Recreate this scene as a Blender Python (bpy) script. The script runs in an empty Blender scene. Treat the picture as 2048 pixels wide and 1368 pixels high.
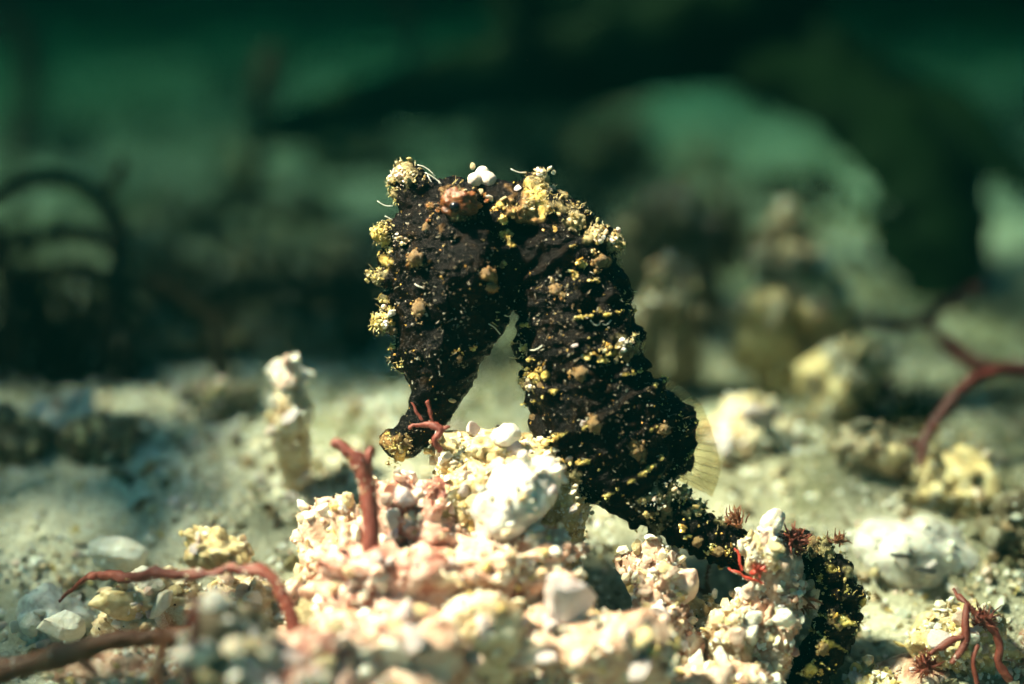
import bpy, math, random
import numpy as np
from mathutils import Vector, Matrix
from mathutils.bvhtree import BVHTree

SC = bpy.context.scene
COL = SC.collection
rng = np.random.default_rng(7)
random.seed(7)

# ------------------------------------------------------------------ camera, world, sun, exposure
# One unit is about one centimetre. The animal is some 4 cm tall and stands 14 units from the lens.
PITCH, DIST = math.radians(17), 14.0
FWD = np.array([0, math.cos(PITCH), -math.sin(PITCH)])
UP = np.array([0, math.sin(PITCH), math.cos(PITCH)])
RIGHT = np.array([1.0, 0, 0])
CAM = -FWD * DIST
cam_data = bpy.data.cameras.new('camera')
cam = bpy.data.objects.new('camera', cam_data)
COL.objects.link(cam)
cam.location = CAM
cam.rotation_euler = (math.pi / 2 - PITCH, 0, 0)
cam_data.sensor_width = 36
cam_data.lens = 18 / (5.12 / DIST)
cam_data.clip_start, cam_data.clip_end = 0.5, 1000
cam_data.dof.use_dof = True
cam_data.dof.focus_distance = DIST - 0.1
cam_data.dof.aperture_fstop = cam_data.lens / 1000 / 0.82
SC.camera = cam

SUN_EL, SUN_AZ = math.radians(56), math.radians(-177)      # azimuth measured from +x towards +y
world = bpy.data.worlds.new('World')
SC.world = world
world.use_nodes = True
nt = world.node_tree
sky = nt.nodes.new('ShaderNodeTexSky')
sky.sky_type = 'NISHITA'
sky.sun_disc = False
sky.sun_elevation = SUN_EL
sky.sun_rotation = math.pi / 2 - SUN_AZ
nt.links.new(sky.outputs[0], nt.nodes['Background'].inputs[0])
nt.nodes['Background'].inputs[1].default_value = 0.03
sun_data = bpy.data.lights.new('sun', 'SUN')
sun = bpy.data.objects.new('sun', sun_data)
COL.objects.link(sun)
sun_data.energy = 5.0
sun_data.angle = math.radians(7.0)
sun_data.color = (1.0, 0.42, 0.335)
sun.rotation_euler = Vector((-math.cos(SUN_EL) * math.cos(SUN_AZ), -math.cos(SUN_EL) * math.sin(SUN_AZ), -math.sin(SUN_EL))).to_track_quat('-Z', 'Y').to_euler()

SC.view_settings.view_transform = 'Standard'
SC.view_settings.look = 'None'
SC.view_settings.gamma = 1
SC.view_settings.use_curve_mapping = False
SC.view_settings.exposure = 4.8
SC.render.engine = 'CYCLES'
SC.cycles.use_denoising = True
SC.cycles.max_bounces = 7
SC.cycles.diffuse_bounces = 4
SC.cycles.glossy_bounces = 2
SC.cycles.transmission_bounces = 4
SC.cycles.volume_bounces = 0
SC.cycles.sample_clamp_indirect = 4

# ------------------------------------------------------------------ helpers
def W(px, py, dd=0.0):
    """A point of the photograph (2048 x 1368), DD units behind the animal's plane, in the world."""
    d = DIST + dd
    return CAM + FWD * d + (RIGHT * ((px - 1024) / 200) + UP * ((684 - py) / 200)) * (d / DIST)

def tag(o, label=None, cat=None, group=None, kind=None):
    for k, v in (('label', label), ('category', cat), ('group', group), ('kind', kind)):
        if v:
            o[k] = v
    return o

def hash3(ix, iy, iz, s):
    h = (ix * 374761393 + iy * 668265263 + iz * 2147483647 + s * 974634777) & 0xFFFFFFFF
    h = ((h ^ (h >> 13)) * 1274126177) & 0xFFFFFFFF
    h = ((h ^ (h >> 16)) * 2246822519) & 0xFFFFFFFF
    return ((h ^ (h >> 15)) & 0xFFFF) / 32767.5 - 1.0

def vnoise(p, scale, seed=0):
    """Smooth value noise in -1..1 at points P (n, 3)."""
    q = np.asarray(p, float) / scale + 1000.37
    i = np.floor(q).astype(np.int64)
    f = q - i
    f = f * f * f * (f * (f * 6 - 15) + 10)
    out = np.zeros(len(q))
    for dx in (0, 1):
        for dy in (0, 1):
            for dz in (0, 1):
                w = (f[:, 0] if dx else 1 - f[:, 0]) * (f[:, 1] if dy else 1 - f[:, 1]) * (f[:, 2] if dz else 1 - f[:, 2])
                out += w * hash3(i[:, 0] + dx, i[:, 1] + dy, i[:, 2] + dz, seed)
    return out

def fbm(p, scale, octaves=3, seed=0, gain=0.5):
    a, s, out = 1.0, scale, 0
    for k in range(octaves):
        out = out + a * vnoise(p, s, seed + k * 17)
        a *= gain
        s *= 0.5
    return out

def new_mesh(name, V, F, smooth=True):
    """Mesh from vertices (n, 3) and triangles or quads (m, 3|4)."""
    V = np.asarray(V, np.float32)
    me = bpy.data.meshes.new(name)
    if isinstance(F, np.ndarray):
        k = F.shape[1]
        me.vertices.add(len(V))
        me.vertices.foreach_set('co', V.ravel())
        me.loops.add(F.size)
        me.loops.foreach_set('vertex_index', F.astype(np.int32).ravel())
        me.polygons.add(len(F))
        me.polygons.foreach_set('loop_start', np.arange(0, F.size, k, dtype=np.int32))
        me.polygons.foreach_set('loop_total', np.full(len(F), k, np.int32))
    else:
        me.from_pydata(V.tolist(), [], F)
    me.polygons.foreach_set('use_smooth', np.full(len(me.polygons), smooth))
    me.update(calc_edges=True)
    me.validate()
    return me

def put(name, me, mat, parent=None, loc=None):
    o = bpy.data.objects.new(name, me)
    COL.objects.link(o)
    if mat and not me.materials:
        me.materials.append(mat)
    if parent:
        o.parent = parent
    if loc is not None:
        o.location = loc
    return o

def ico(sub):
    import bmesh
    bm = bmesh.new()
    bmesh.ops.create_icosphere(bm, subdivisions=sub, radius=1)
    bm.verts.ensure_lookup_table()
    V = np.array([v.co[:] for v in bm.verts])
    F = np.array([[v.index for v in f.verts] for f in bm.faces])
    bm.free()
    return V, F
ICO = {k: ico(k) for k in (1, 2, 3, 4, 5)}

def rot_random(n):
    q = rng.normal(size=(n, 4))
    q /= np.linalg.norm(q, axis=1)[:, None]
    w, x, y, z = q.T
    return np.stack([1 - 2 * (y * y + z * z), 2 * (x * y - z * w), 2 * (x * z + y * w),
                     2 * (x * y + z * w), 1 - 2 * (x * x + z * z), 2 * (y * z - x * w),
                     2 * (x * z - y * w), 2 * (y * z + x * w), 1 - 2 * (x * x + y * y)], 1).reshape(n, 3, 3)

def grain_protos(n, sub=1, rough=0.3):
    V, F = ICO[sub]
    out = []
    for k in range(n):
        s = np.array([1, rng.uniform(0.5, 1.0), rng.uniform(0.2, 0.85)])
        v = V * (1 + rng.uniform(-rough, rough, (len(V), 1))) * s
        if rng.random() < 0.5:                       # a broken face
            nrm = rng.normal(size=3); nrm /= np.linalg.norm(nrm)
            dd = v @ nrm
            v = v - np.outer(np.maximum(dd - 0.35, 0), nrm)
        out.append(v)
    return np.array(out), F
GRAINS, GRAIN_F = grain_protos(40)

def grain_arrays(P, S):
    """Grains of radii S at points P as one vertex and one face array."""
    n = len(P)
    R = rot_random(n)
    pr = GRAINS[rng.integers(0, len(GRAINS), n)]
    V = np.einsum('nij,nkj->nki', R, pr) * np.asarray(S)[:, None, None] + np.asarray(P)[:, None, :]
    F = GRAIN_F[None] + (np.arange(n) * len(ICO[1][0]))[:, None, None]
    return V.reshape(-1, 3), F.reshape(-1, 3)

def grains(name, P, S, mat, parent=None, origin=None):
    V, F = grain_arrays(P, S)
    if origin is not None:
        V = V - origin
    o = put(name, new_mesh(name, V, F, smooth=False), mat, parent)
    o['kind'] = 'stuff'
    return o

def catmull(P, per=10):
    P = np.asarray(P, float)
    Q = np.vstack([2 * P[0] - P[1], P, 2 * P[-1] - P[-2]])
    out = []
    for i in range(1, len(Q) - 2):
        a, b, c, d = Q[i - 1:i + 3]
        for t in np.linspace(0, 1, per, endpoint=False):
            out.append(0.5 * (2 * b + (c - a) * t + (2 * a - 5 * b + 4 * c - d) * t * t + (3 * b - a - 3 * c + d) * t ** 3))
    out.append(P[-1])
    return np.array(out)

def sweep(P, seg=20, per=10, mod=None):
    """Closed tube. P rows: px, py, dd, radius in the picture plane (px), radius in depth (px).
    MOD(s, theta) scales the radius, s is the length in units from the start."""
    Q = catmull(P, per)
    pos = np.array([W(*q[:3]) for q in Q])
    sc = (DIST + Q[:, 2]) / DIST / 200
    rw, rd = Q[:, 3] * sc, Q[:, 4] * sc
    return tube_arrays(pos, rw, rd, seg, mod)

def tube_arrays(pos, rw, rd, seg=12, mod=None, ref=None):
    T = np.gradient(pos, axis=0)
    T /= np.linalg.norm(T, axis=1)[:, None] + 1e-9
    ref = FWD if ref is None else ref
    B = ref[None] - T * (T @ ref)[:, None]
    B /= np.linalg.norm(B, axis=1)[:, None] + 1e-9
    N = np.cross(T, B)
    s = np.concatenate([[0], np.cumsum(np.linalg.norm(np.diff(pos, axis=0), axis=1))])
    th = np.linspace(0, 2 * math.pi, seg, endpoint=False)
    m = np.ones((len(pos), seg)) if mod is None else mod(s[:, None], th[None])
    ring = pos[:, None] + N[:, None] * (rw[:, None] * np.cos(th)[None] * m)[..., None] + B[:, None] * (rd[:, None] * np.sin(th)[None] * m)[..., None]
    V = ring.reshape(-1, 3)
    n = len(pos)
    c0, c1 = pos[0] - T[0] * rw[0] * 0.6, pos[-1] + T[-1] * rw[-1] * 0.6
    V = np.vstack([V, c0, c1])
    F = []
    for i in range(n - 1):
        for j in range(seg):
            k = (j + 1) % seg
            a, b, c, d = i * seg + j, i * seg + k, (i + 1) * seg + k, (i + 1) * seg + j
            F += [(a, b, c), (a, c, d)]
    for j in range(seg):
        k = (j + 1) % seg
        F.append((n * seg, k, j))
        F.append((n * seg + 1, (n - 1) * seg + j, (n - 1) * seg + k))
    return V, np.array(F)

def merge(parts):
    Vs, Fs, o = [], [], 0
    for V, F in parts:
        Vs.append(V); Fs.append(F + o); o += len(V)
    return np.vstack(Vs), np.vstack(Fs)

# ------------------------------------------------------------------ materials
def mat_base(name):
    m = bpy.data.materials.new(name)
    m.use_nodes = True
    n = m.node_tree.nodes
    return m, n, m.node_tree.links, n['Principled BSDF']

def ramp(n, stops, interp='LINEAR'):
    r = n.new('ShaderNodeValToRGB')
    r.color_ramp.interpolation = interp
    e = r.color_ramp.elements
    while len(e) < len(stops):
        e.new(1.0)
    for el, (p, c) in zip(e, stops):
        el.position = p
        el.color = (*c, 1)
    return r

def noise_node(n, l, scale, detail=4, rough=0.6, dist=0.0):
    tc = n.new('ShaderNodeTexCoord')
    t = n.new('ShaderNodeTexNoise')
    t.inputs['Scale'].default_value = scale
    t.inputs['Detail'].default_value = detail
    t.inputs['Roughness'].default_value = rough
    t.inputs['Distortion'].default_value = dist
    l.new(tc.outputs['Object'], t.inputs['Vector'])
    return t

def add_bump(n, l, b, src, strength, dist):
    bp = n.new('ShaderNodeBump')
    bp.inputs['Strength'].default_value = strength
    bp.inputs['Distance'].default_value = dist
    l.new(src, bp.inputs['Height'])
    l.new(bp.outputs[0], b.inputs['Normal'])

def mat_grains(name, colours, rough=0.38, sss=0.4):
    """Every loose grain (mesh island) takes one of COLOURS, mottled."""
    m, n, l, b = mat_base(name)
    g = n.new('ShaderNodeNewGeometry')
    r = ramp(n, [(i / len(colours), c) for i, c in enumerate(colours)], 'CONSTANT')
    l.new(g.outputs['Random Per Island'], r.inputs[0])
    t = noise_node(n, l, 14, 3)
    r2 = ramp(n, [(0.3, (0.66, 0.6, 0.52)), (0.6, (1, 1, 1))])
    l.new(t.outputs['Fac'], r2.inputs[0])
    mx = n.new('ShaderNodeMix'); mx.data_type = 'RGBA'; mx.blend_type = 'MULTIPLY'
    mx.inputs['Factor'].default_value = 0.6
    l.new(r.outputs[0], mx.inputs['A']); l.new(r2.outputs[0], mx.inputs['B'])
    l.new(mx.outputs['Result'], b.inputs['Base Color'])
    b.inputs['Roughness'].default_value = rough
    b.inputs['Subsurface Weight'].default_value = sss
    b.inputs['Subsurface Radius'].default_value = (1, 0.7, 0.45)
    b.inputs['Subsurface Scale'].default_value = 0.07
    add_bump(n, l, b, t.outputs['Fac'], 0.35, 0.02)
    return m

def mat_mottled(name, stops, scale=3, rough=0.6, bump=0.4, bscale=18, bdist=0.04, sss=0.0, spec=0.5, detail=6):
    m, n, l, b = mat_base(name)
    t = noise_node(n, l, scale, detail, 0.65, 0.4)
    r = ramp(n, stops)
    l.new(t.outputs['Fac'], r.inputs[0])
    l.new(r.outputs[0], b.inputs['Base Color'])
    b.inputs['Roughness'].default_value = rough
    b.inputs['Specular IOR Level'].default_value = spec
    if sss:
        b.inputs['Subsurface Weight'].default_value = sss
        b.inputs['Subsurface Radius'].default_value = (1, 0.6, 0.4)
        b.inputs['Subsurface Scale'].default_value = 0.1
    if bump:
        t2 = noise_node(n, l, bscale, 5)
        add_bump(n, l, b, t2.outputs['Fac'], bump, bdist)
    return m

WHITE, CREAM, BUFF = (0.82, 0.78, 0.70), (0.76, 0.66, 0.50), (0.62, 0.47, 0.31)
PINK, SALMON, ROSE = (0.77, 0.55, 0.47), (0.70, 0.42, 0.32), (0.54, 0.25, 0.19)
OLIVE, YELLOW, LILAC = (0.46, 0.34, 0.13), (0.64, 0.48, 0.20), (0.62, 0.53, 0.54)
BROWN, GREYW = (0.20, 0.10, 0.05), (0.55, 0.55, 0.48)
M = {}
M['cream'] = mat_grains('cream_grains', [WHITE, CREAM, BUFF, CREAM, WHITE, PINK, CREAM, YELLOW, BUFF, WHITE])
M['pink'] = mat_grains('pink_grains', [PINK, SALMON, CREAM, WHITE, PINK, BUFF, ROSE, PINK, CREAM, LILAC, SALMON])
M['olive'] = mat_grains('olive_grains', [OLIVE, CREAM, YELLOW, WHITE, WHITE, BUFF, CREAM, CREAM, YELLOW])
M['white'] = mat_grains('white_grains', [WHITE, GREYW, WHITE, CREAM, WHITE, LILAC, CREAM])
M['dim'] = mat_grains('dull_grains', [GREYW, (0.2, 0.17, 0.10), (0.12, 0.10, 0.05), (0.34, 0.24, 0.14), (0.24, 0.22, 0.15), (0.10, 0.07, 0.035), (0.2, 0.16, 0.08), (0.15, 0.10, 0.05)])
M['gold'] = mat_grains('golden_specks', [(0.75, 0.5, 0.10), (0.65, 0.45, 0.14), (0.8, 0.62, 0.25), (0.6, 0.34, 0.08)], 0.3, 0.0)
M['gold'].node_tree.nodes['Principled BSDF'].inputs['Metallic'].default_value = 0.35
M['fuzz'] = mat_grains('olive_film', [(0.34, 0.30, 0.12), (0.45, 0.36, 0.16), (0.16, 0.13, 0.06), (0.55, 0.48, 0.28), (0.24, 0.2, 0.07), (0.40, 0.30, 0.12)], 0.5, 0.3)
M['ochre'] = mat_grains('ochre_crumbs', [(0.34, 0.22, 0.08), (0.22, 0.12, 0.04), (0.46, 0.34, 0.16), (0.12, 0.07, 0.025)], 0.45, 0.2)
M['silt'] = mat_grains('grey_silt', [(0.22, 0.20, 0.15), (0.10, 0.085, 0.06), (0.34, 0.32, 0.25), (0.06, 0.05, 0.035), (0.16, 0.12, 0.07)], 0.4, 0.1)
M['core_rose'] = mat_mottled('rose_crust', [(0.36, (0.16, 0.03, 0.02)), (0.46, (0.42, 0.16, 0.11)), (0.56, (0.66, 0.42, 0.34)), (0.7, (0.76, 0.62, 0.52))], 4.5, 0.5, 0.7, 14, 0.05, 0.15)
M['core_pink'] = mat_mottled('pink_crust', [(0.34, (0.22, 0.085, 0.05)), (0.46, (0.52, 0.29, 0.20)), (0.6, (0.70, 0.52, 0.40)), (0.72, (0.74, 0.66, 0.55))], 5, 0.6, 0.6, 22, 0.04, 0.2)
M['core_cream'] = mat_mottled('cream_crust', [(0.34, (0.26, 0.14, 0.06)), (0.46, (0.58, 0.42, 0.25)), (0.6, (0.70, 0.60, 0.42)), (0.72, (0.78, 0.72, 0.6))], 5, 0.6, 0.6, 22, 0.04, 0.2)
M['core_olive'] = mat_mottled('olive_crust', [(0.33, (0.22, 0.14, 0.05)), (0.46, (0.50, 0.37, 0.17)), (0.6, (0.66, 0.54, 0.30)), (0.74, (0.76, 0.70, 0.52))], 6, 0.6, 0.6, 22, 0.04, 0.2)
M['core_white'] = mat_mottled('white_crust', [(0.36, (0.34, 0.30, 0.27)), (0.46, (0.58, 0.53, 0.48)), (0.58, (0.80, 0.75, 0.67))], 5, 0.4, 0.5, 16, 0.04, 0.3)
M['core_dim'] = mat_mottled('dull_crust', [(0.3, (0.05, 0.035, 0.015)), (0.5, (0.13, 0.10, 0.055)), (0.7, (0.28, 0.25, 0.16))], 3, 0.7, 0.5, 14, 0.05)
M['lilac'] = mat_mottled('lilac_shell', [(0.35, (0.56, 0.44, 0.44)), (0.6, (0.70, 0.60, 0.60))], 7, 0.38, 0.7, 9, 0.05, 0.2)
M['shell'] = mat_mottled('white_shell', [(0.35, (0.66, 0.58, 0.46)), (0.6, (0.82, 0.78, 0.70))], 7, 0.38, 0.7, 9, 0.05, 0.2)
M['rose_shell'] = mat_mottled('rose_shell', [(0.35, (0.60, 0.36, 0.28)), (0.6, (0.76, 0.58, 0.48))], 7, 0.38, 0.7, 9, 0.05, 0.2)
M['buff_shell'] = mat_mottled('buff_shell', [(0.35, (0.46, 0.34, 0.16)), (0.6, (0.66, 0.54, 0.32))], 7, 0.38, 0.7, 9, 0.05, 0.2)
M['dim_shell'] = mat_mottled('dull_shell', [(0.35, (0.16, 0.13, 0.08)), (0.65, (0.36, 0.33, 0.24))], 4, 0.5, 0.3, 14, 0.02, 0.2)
M['black'] = mat_mottled('black_grit', [(0.3, (0.012, 0.012, 0.012)), (0.7, (0.03, 0.03, 0.028))], 5, 0.5, 0.2)
M['red'] = mat_mottled('red_alga', [(0.3, (0.10, 0.016, 0.010)), (0.55, (0.19, 0.04, 0.026)), (0.75, (0.30, 0.11, 0.075))], 6, 0.55, 0.6, 20, 0.02, 0.2)
M['bright_red'] = mat_mottled('scarlet_alga', [(0.3, (0.28, 0.02, 0.012)), (0.7, (0.45, 0.06, 0.035))], 4, 0.4, 0.2, 20, 0.02, 0.2)
M['rust'] = mat_mottled('rust_alga', [(0.3, (0.09, 0.025, 0.008)), (0.55, (0.17, 0.052, 0.018)), (0.75, (0.28, 0.12, 0.05))], 5, 0.55, 0.6, 18, 0.02, 0.15)
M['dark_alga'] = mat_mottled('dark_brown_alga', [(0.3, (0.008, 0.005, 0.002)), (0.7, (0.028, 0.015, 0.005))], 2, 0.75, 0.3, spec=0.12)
M['maroon'] = mat_mottled('maroon_alga', [(0.3, (0.065, 0.010, 0.008)), (0.7, (0.14, 0.021, 0.015))], 2, 0.4, 0.3)

def mat_leaf(name, c1, c2):
    m, n, l, b = mat_base(name)
    t = noise_node(n, l, 0.7, 4)
    r = ramp(n, [(0.3, c1), (0.7, c2)])
    l.new(t.outputs['Fac'], r.inputs[0])
    l.new(r.outputs[0], b.inputs['Base Color'])
    b.inputs['Roughness'].default_value = 0.8
    b.inputs['Specular IOR Level'].default_value = 0.08
    tr = n.new('ShaderNodeBsdfTranslucent')
    l.new(r.outputs[0], tr.inputs[0])
    mx = n.new('ShaderNodeMixShader'); mx.inputs[0].default_value = 0.2
    l.new(b.outputs[0], mx.inputs[1]); l.new(tr.outputs[0], mx.inputs[2])
    l.new(mx.outputs[0], n['Material Output'].inputs[0])
    return m
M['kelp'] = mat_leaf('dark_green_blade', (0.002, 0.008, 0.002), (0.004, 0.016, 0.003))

def mat_sand():
    m, n, l, b = mat_base('seabed_sand')
    t = noise_node(n, l, 0.55, 8, 0.6, 0.5)
    r = ramp(n, [(0.28, (0.18, 0.15, 0.09)), (0.42, (0.40, 0.36, 0.26)), (0.55, (0.54, 0.49, 0.38)), (0.7, (0.62, 0.58, 0.48))])
    l.new(t.outputs['Fac'], r.inputs[0])
    v = n.new('ShaderNodeTexVoronoi'); v.inputs['Scale'].default_value = 22
    tc = n.new('ShaderNodeTexCoord'); l.new(tc.outputs['Object'], v.inputs['Vector'])
    r2 = ramp(n, [(0.0, (0.55, 0.5, 0.42)), (0.35, (0.95, 0.95, 0.95)), (1, (1, 1, 1))])
    sp = n.new('ShaderNodeSeparateColor'); l.new(v.outputs['Color'], sp.inputs[0])
    l.new(sp.outputs[0], r2.inputs[0])
    mx = n.new('ShaderNodeMix'); mx.data_type = 'RGBA'; mx.blend_type = 'MULTIPLY'; mx.inputs['Factor'].default_value = 0.8
    l.new(r.outputs[0], mx.inputs['A']); l.new(r2.outputs[0], mx.inputs['B'])
    t3 = noise_node(n, l, 0.16, 6, 0.65, 0.8)
    r3 = ramp(n, [(0.44, (0.26, 0.27, 0.17)), (0.56, (1, 1, 1))])
    l.new(t3.outputs['Fac'], r3.inputs[0])
    m3 = n.new('ShaderNodeMix'); m3.data_type = 'RGBA'; m3.blend_type = 'MULTIPLY'; m3.inputs['Factor'].default_value = 0.9
    l.new(mx.outputs['Result'], m3.inputs['A']); l.new(r3.outputs[0], m3.inputs['B'])
    l.new(m3.outputs['Result'], b.inputs['Base Color'])
    b.inputs['Roughness'].default_value = 0.85
    add_bump(n, l, b, v.outputs['Distance'], 0.6, 0.03)
    return m
M['sand'] = mat_sand()

def mat_skin():
    """Near-black wet skin with brown and olive mottling."""
    m, n, l, b = mat_base('seahorse_skin')
    t = noise_node(n, l, 4.5, 8, 0.7, 0.6)
    r = ramp(n, [(0.48, (0.0016, 0.001, 0.0008)), (0.60, (0.006, 0.003, 0.0014)), (0.69, (0.018, 0.010, 0.004)), (0.76, (0.07, 0.042, 0.016))])
    l.new(t.outputs['Fac'], r.inputs[0])
    at = n.new('ShaderNodeAttribute'); at.attribute_name = 'film'
    sp = n.new('ShaderNodeSeparateColor'); l.new(at.outputs['Color'], sp.inputs[0])
    tf = noise_node(n, l, 16, 5, 0.7)
    fa = ramp(n, [(0.3, (0.10, 0.08, 0.035)), (0.5, (0.30, 0.25, 0.12)), (0.7, (0.55, 0.48, 0.28))])      # olive turf
    fb_ = ramp(n, [(0.3, (0.26, 0.18, 0.04)), (0.5, (0.62, 0.46, 0.12)), (0.7, (0.78, 0.64, 0.26))])      # golden crust
    fc = ramp(n, [(0.3, (0.10, 0.045, 0.015)), (0.5, (0.26, 0.15, 0.06)), (0.7, (0.46, 0.32, 0.15))])     # ochre
    for q in (fa, fb_, fc):
        l.new(tf.outputs['Fac'], q.inputs[0])
    def mixc(f, a_, b_):
        x = n.new('ShaderNodeMix'); x.data_type = 'RGBA'
        l.new(f, x.inputs['Factor']); l.new(a_, x.inputs['A']); l.new(b_, x.inputs['B'])
        return x.outputs['Result']
    def mapr(src, lo, hi):
        x = n.new('ShaderNodeMapRange'); x.inputs[1].default_value = lo; x.inputs[2].default_value = hi
        l.new(src, x.inputs[0]); return x.outputs[0]
    c1 = mixc(mapr(sp.outputs[1], 0.15, 0.4), fa.outputs[0], fb_.outputs[0])
    c2 = mixc(mapr(sp.outputs[1], 0.6, 0.85), c1, fc.outputs[0])
    l.new(mixc(sp.outputs[0], r.outputs[0], c2), b.inputs['Base Color'])
    b.inputs['Roughness'].default_value = 0.26
    b.inputs['Specular IOR Level'].default_value = 0.07
    t2 = noise_node(n, l, 26, 6, 0.7)
    add_bump(n, l, b, t2.outputs['Fac'], 0.7, 0.035)
    return m
M['skin'] = mat_skin()
M['wart'] = mat_mottled('ochre_wart', [(0.36, (0.06, 0.03, 0.01)), (0.5, (0.22, 0.13, 0.045)), (0.7, (0.44, 0.32, 0.14))], 9, 0.45, 0.7, 24, 0.03, 0.2)
M['orange'] = mat_mottled('orange_eye_skin', [(0.36, (0.014, 0.006, 0.003)), (0.5, (0.12, 0.036, 0.009)), (0.72, (0.27, 0.11, 0.03))], 7, 0.35, 0.6, 26, 0.03, 0.2)
M['pupil'] = mat_mottled('black_pupil', [(0.3, (0.003, 0.003, 0.004)), (0.7, (0.006, 0.006, 0.008))], 5, 0.12, 0)

def mat_fin():
    m, n, l, b = mat_base('clear_fin')
    t = noise_node(n, l, 9, 4)
    r = ramp(n, [(0.3, (0.74, 0.66, 0.48)), (0.7, (0.86, 0.80, 0.64))])
    l.new(t.outputs['Fac'], r.inputs[0])
    l.new(r.outputs[0], b.inputs['Base Color'])
    b.inputs['Roughness'].default_value = 0.5
    tr = n.new('ShaderNodeBsdfTranslucent'); l.new(r.outputs[0], tr.inputs[0])
    tp = n.new('ShaderNodeBsdfTransparent'); tp.inputs[0].default_value = (0.97, 0.92, 0.78, 1)
    mx = n.new('ShaderNodeMixShader'); mx.inputs[0].default_value = 0.5
    l.new(b.outputs[0], mx.inputs[1]); l.new(tr.outputs[0], mx.inputs[2])
    m2 = n.new('ShaderNodeMixShader'); m2.inputs[0].default_value = 0.84
    l.new(mx.outputs[0], m2.inputs[1]); l.new(tp.outputs[0], m2.inputs[2])
    l.new(m2.outputs[0], n['Material Output'].inputs[0])
    return m
M['fin'] = mat_fin()
M['fin_ray'] = mat_mottled('fin_ray', [(0.3, (0.52, 0.43, 0.24)), (0.7, (0.7, 0.6, 0.38))], 6, 0.5, 0)
M['thread'] = mat_mottled('grey_thread', [(0.3, (0.40, 0.40, 0.34)), (0.7, (0.6, 0.6, 0.52))], 6, 0.4, 0)

# ------------------------------------------------------------------ seabed
def bed_h(x, y):
    x, y = np.asarray(x, float), np.asarray(y, float)
    p = np.stack([x.ravel(), y.ravel(), np.zeros(x.size)], 1)
    sl = np.clip((2.6 - y) / 4.6, 0, 1)
    z = -2.15 - 1.05 * sl * sl * (3 - 2 * sl)
    z = z + 0.75 * np.exp(-(((x + 0.9) / 1.5) ** 2 + ((y + 0.5) / 0.9) ** 2))                 # rubble mound under the snout
    z = z - 0.75 * np.exp(-(((x - 2.2) / 1.2) ** 2 + ((y + 0.9) / 1.4) ** 2))                  # hollow the tail hangs into
    z = z + 0.35 * np.exp(-(((x + 3.2) / 2.0) ** 2 + ((y - 3.0) / 1.6) ** 2))                 # pale bank at mid left
    z = z + 0.25 * np.exp(-(((x - 4.2) / 1.5) ** 2 + ((y - 2.2) / 1.5) ** 2))
    far = np.clip((np.hypot(x, y) - 12) / 30, 0, 1)
    z = z + (fbm(p, 2.2, 3, 5).reshape(x.shape) * 0.16) + np.maximum(fbm(p, 0.9, 2, 6).reshape(x.shape), 0) * 0.16 + fbm(p, 6.0, 3, 9).reshape(x.shape) * 0.55 * far
    return z

def graded(lo, hi, a, b, fine, grow):
    mid = list(np.arange(a, b, fine))
    up, s = [], fine
    v = mid[-1]
    while v < hi:
        s *= grow; v += s; up.append(min(v, hi))
    dn, s = [], fine
    v = mid[0]
    while v > lo:
        s *= grow; v -= s; dn.append(max(v, lo))
    return np.array(dn[::-1] + mid + up)

gx = graded(-100, 100, -6.5, 6.5, 0.045, 1.055)
gy = graded(-22, 170, -3.5, 7, 0.045, 1.045)
X, Y = np.meshgrid(gx, gy)
Z = bed_h(X, Y)
pp = np.stack([X.ravel(), Y.ravel(), Z.ravel()], 1)
pp[:, 2] += fbm(pp, 0.42, 3, 21) * 0.05 + np.abs(vnoise(pp, 0.13, 33)) * 0.035
nx, ny = len(gx), len(gy)
ii = (np.arange(ny - 1)[:, None] * nx + np.arange(nx - 1)[None]).ravel()
bed = put('seabed', new_mesh('seabed', pp, np.stack([ii, ii + 1, ii + nx + 1, ii + nx], 1)), M['sand'])
bed['kind'] = 'structure'

def on_bed(x, y, lift=0.0):
    return np.stack([x, y, bed_h(x, y) + lift], -1)

n = 22000
x = rng.uniform(-7, 7, n); y = -3.4 + 10.5 * rng.random(n) ** 1.5
grains('sand_grains', on_bed(x, y, 0.015), 0.014 + 0.055 * rng.random(n) ** 3, M['cream'])
n = 9000
x = rng.uniform(-9, 9, n); y = -3.2 + 19 * rng.random(n) ** 1.15
keep = fbm(np.stack([x, y, 0 * x], 1), 1.6, 2, 3) > -0.25
x, y = x[keep], y[keep]
grains('shell_gravel', on_bed(x, y, 0.03), 0.03 + 0.10 * rng.random(len(x)) ** 2.5 * (1 + np.clip(y, 0, 20) / 12), M['dim'])

n = 7000
x = rng.uniform(-8, -0.5, n); y = rng.uniform(-3, 6, n)
keep = fbm(np.stack([x, y, 0 * x], 1), 0.9, 2, 13) > -0.1
grains('coral_gravel', on_bed(x[keep], y[keep], 0.02), 0.02 + 0.075 * rng.random(int(keep.sum())) ** 3, M['white'])

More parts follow.
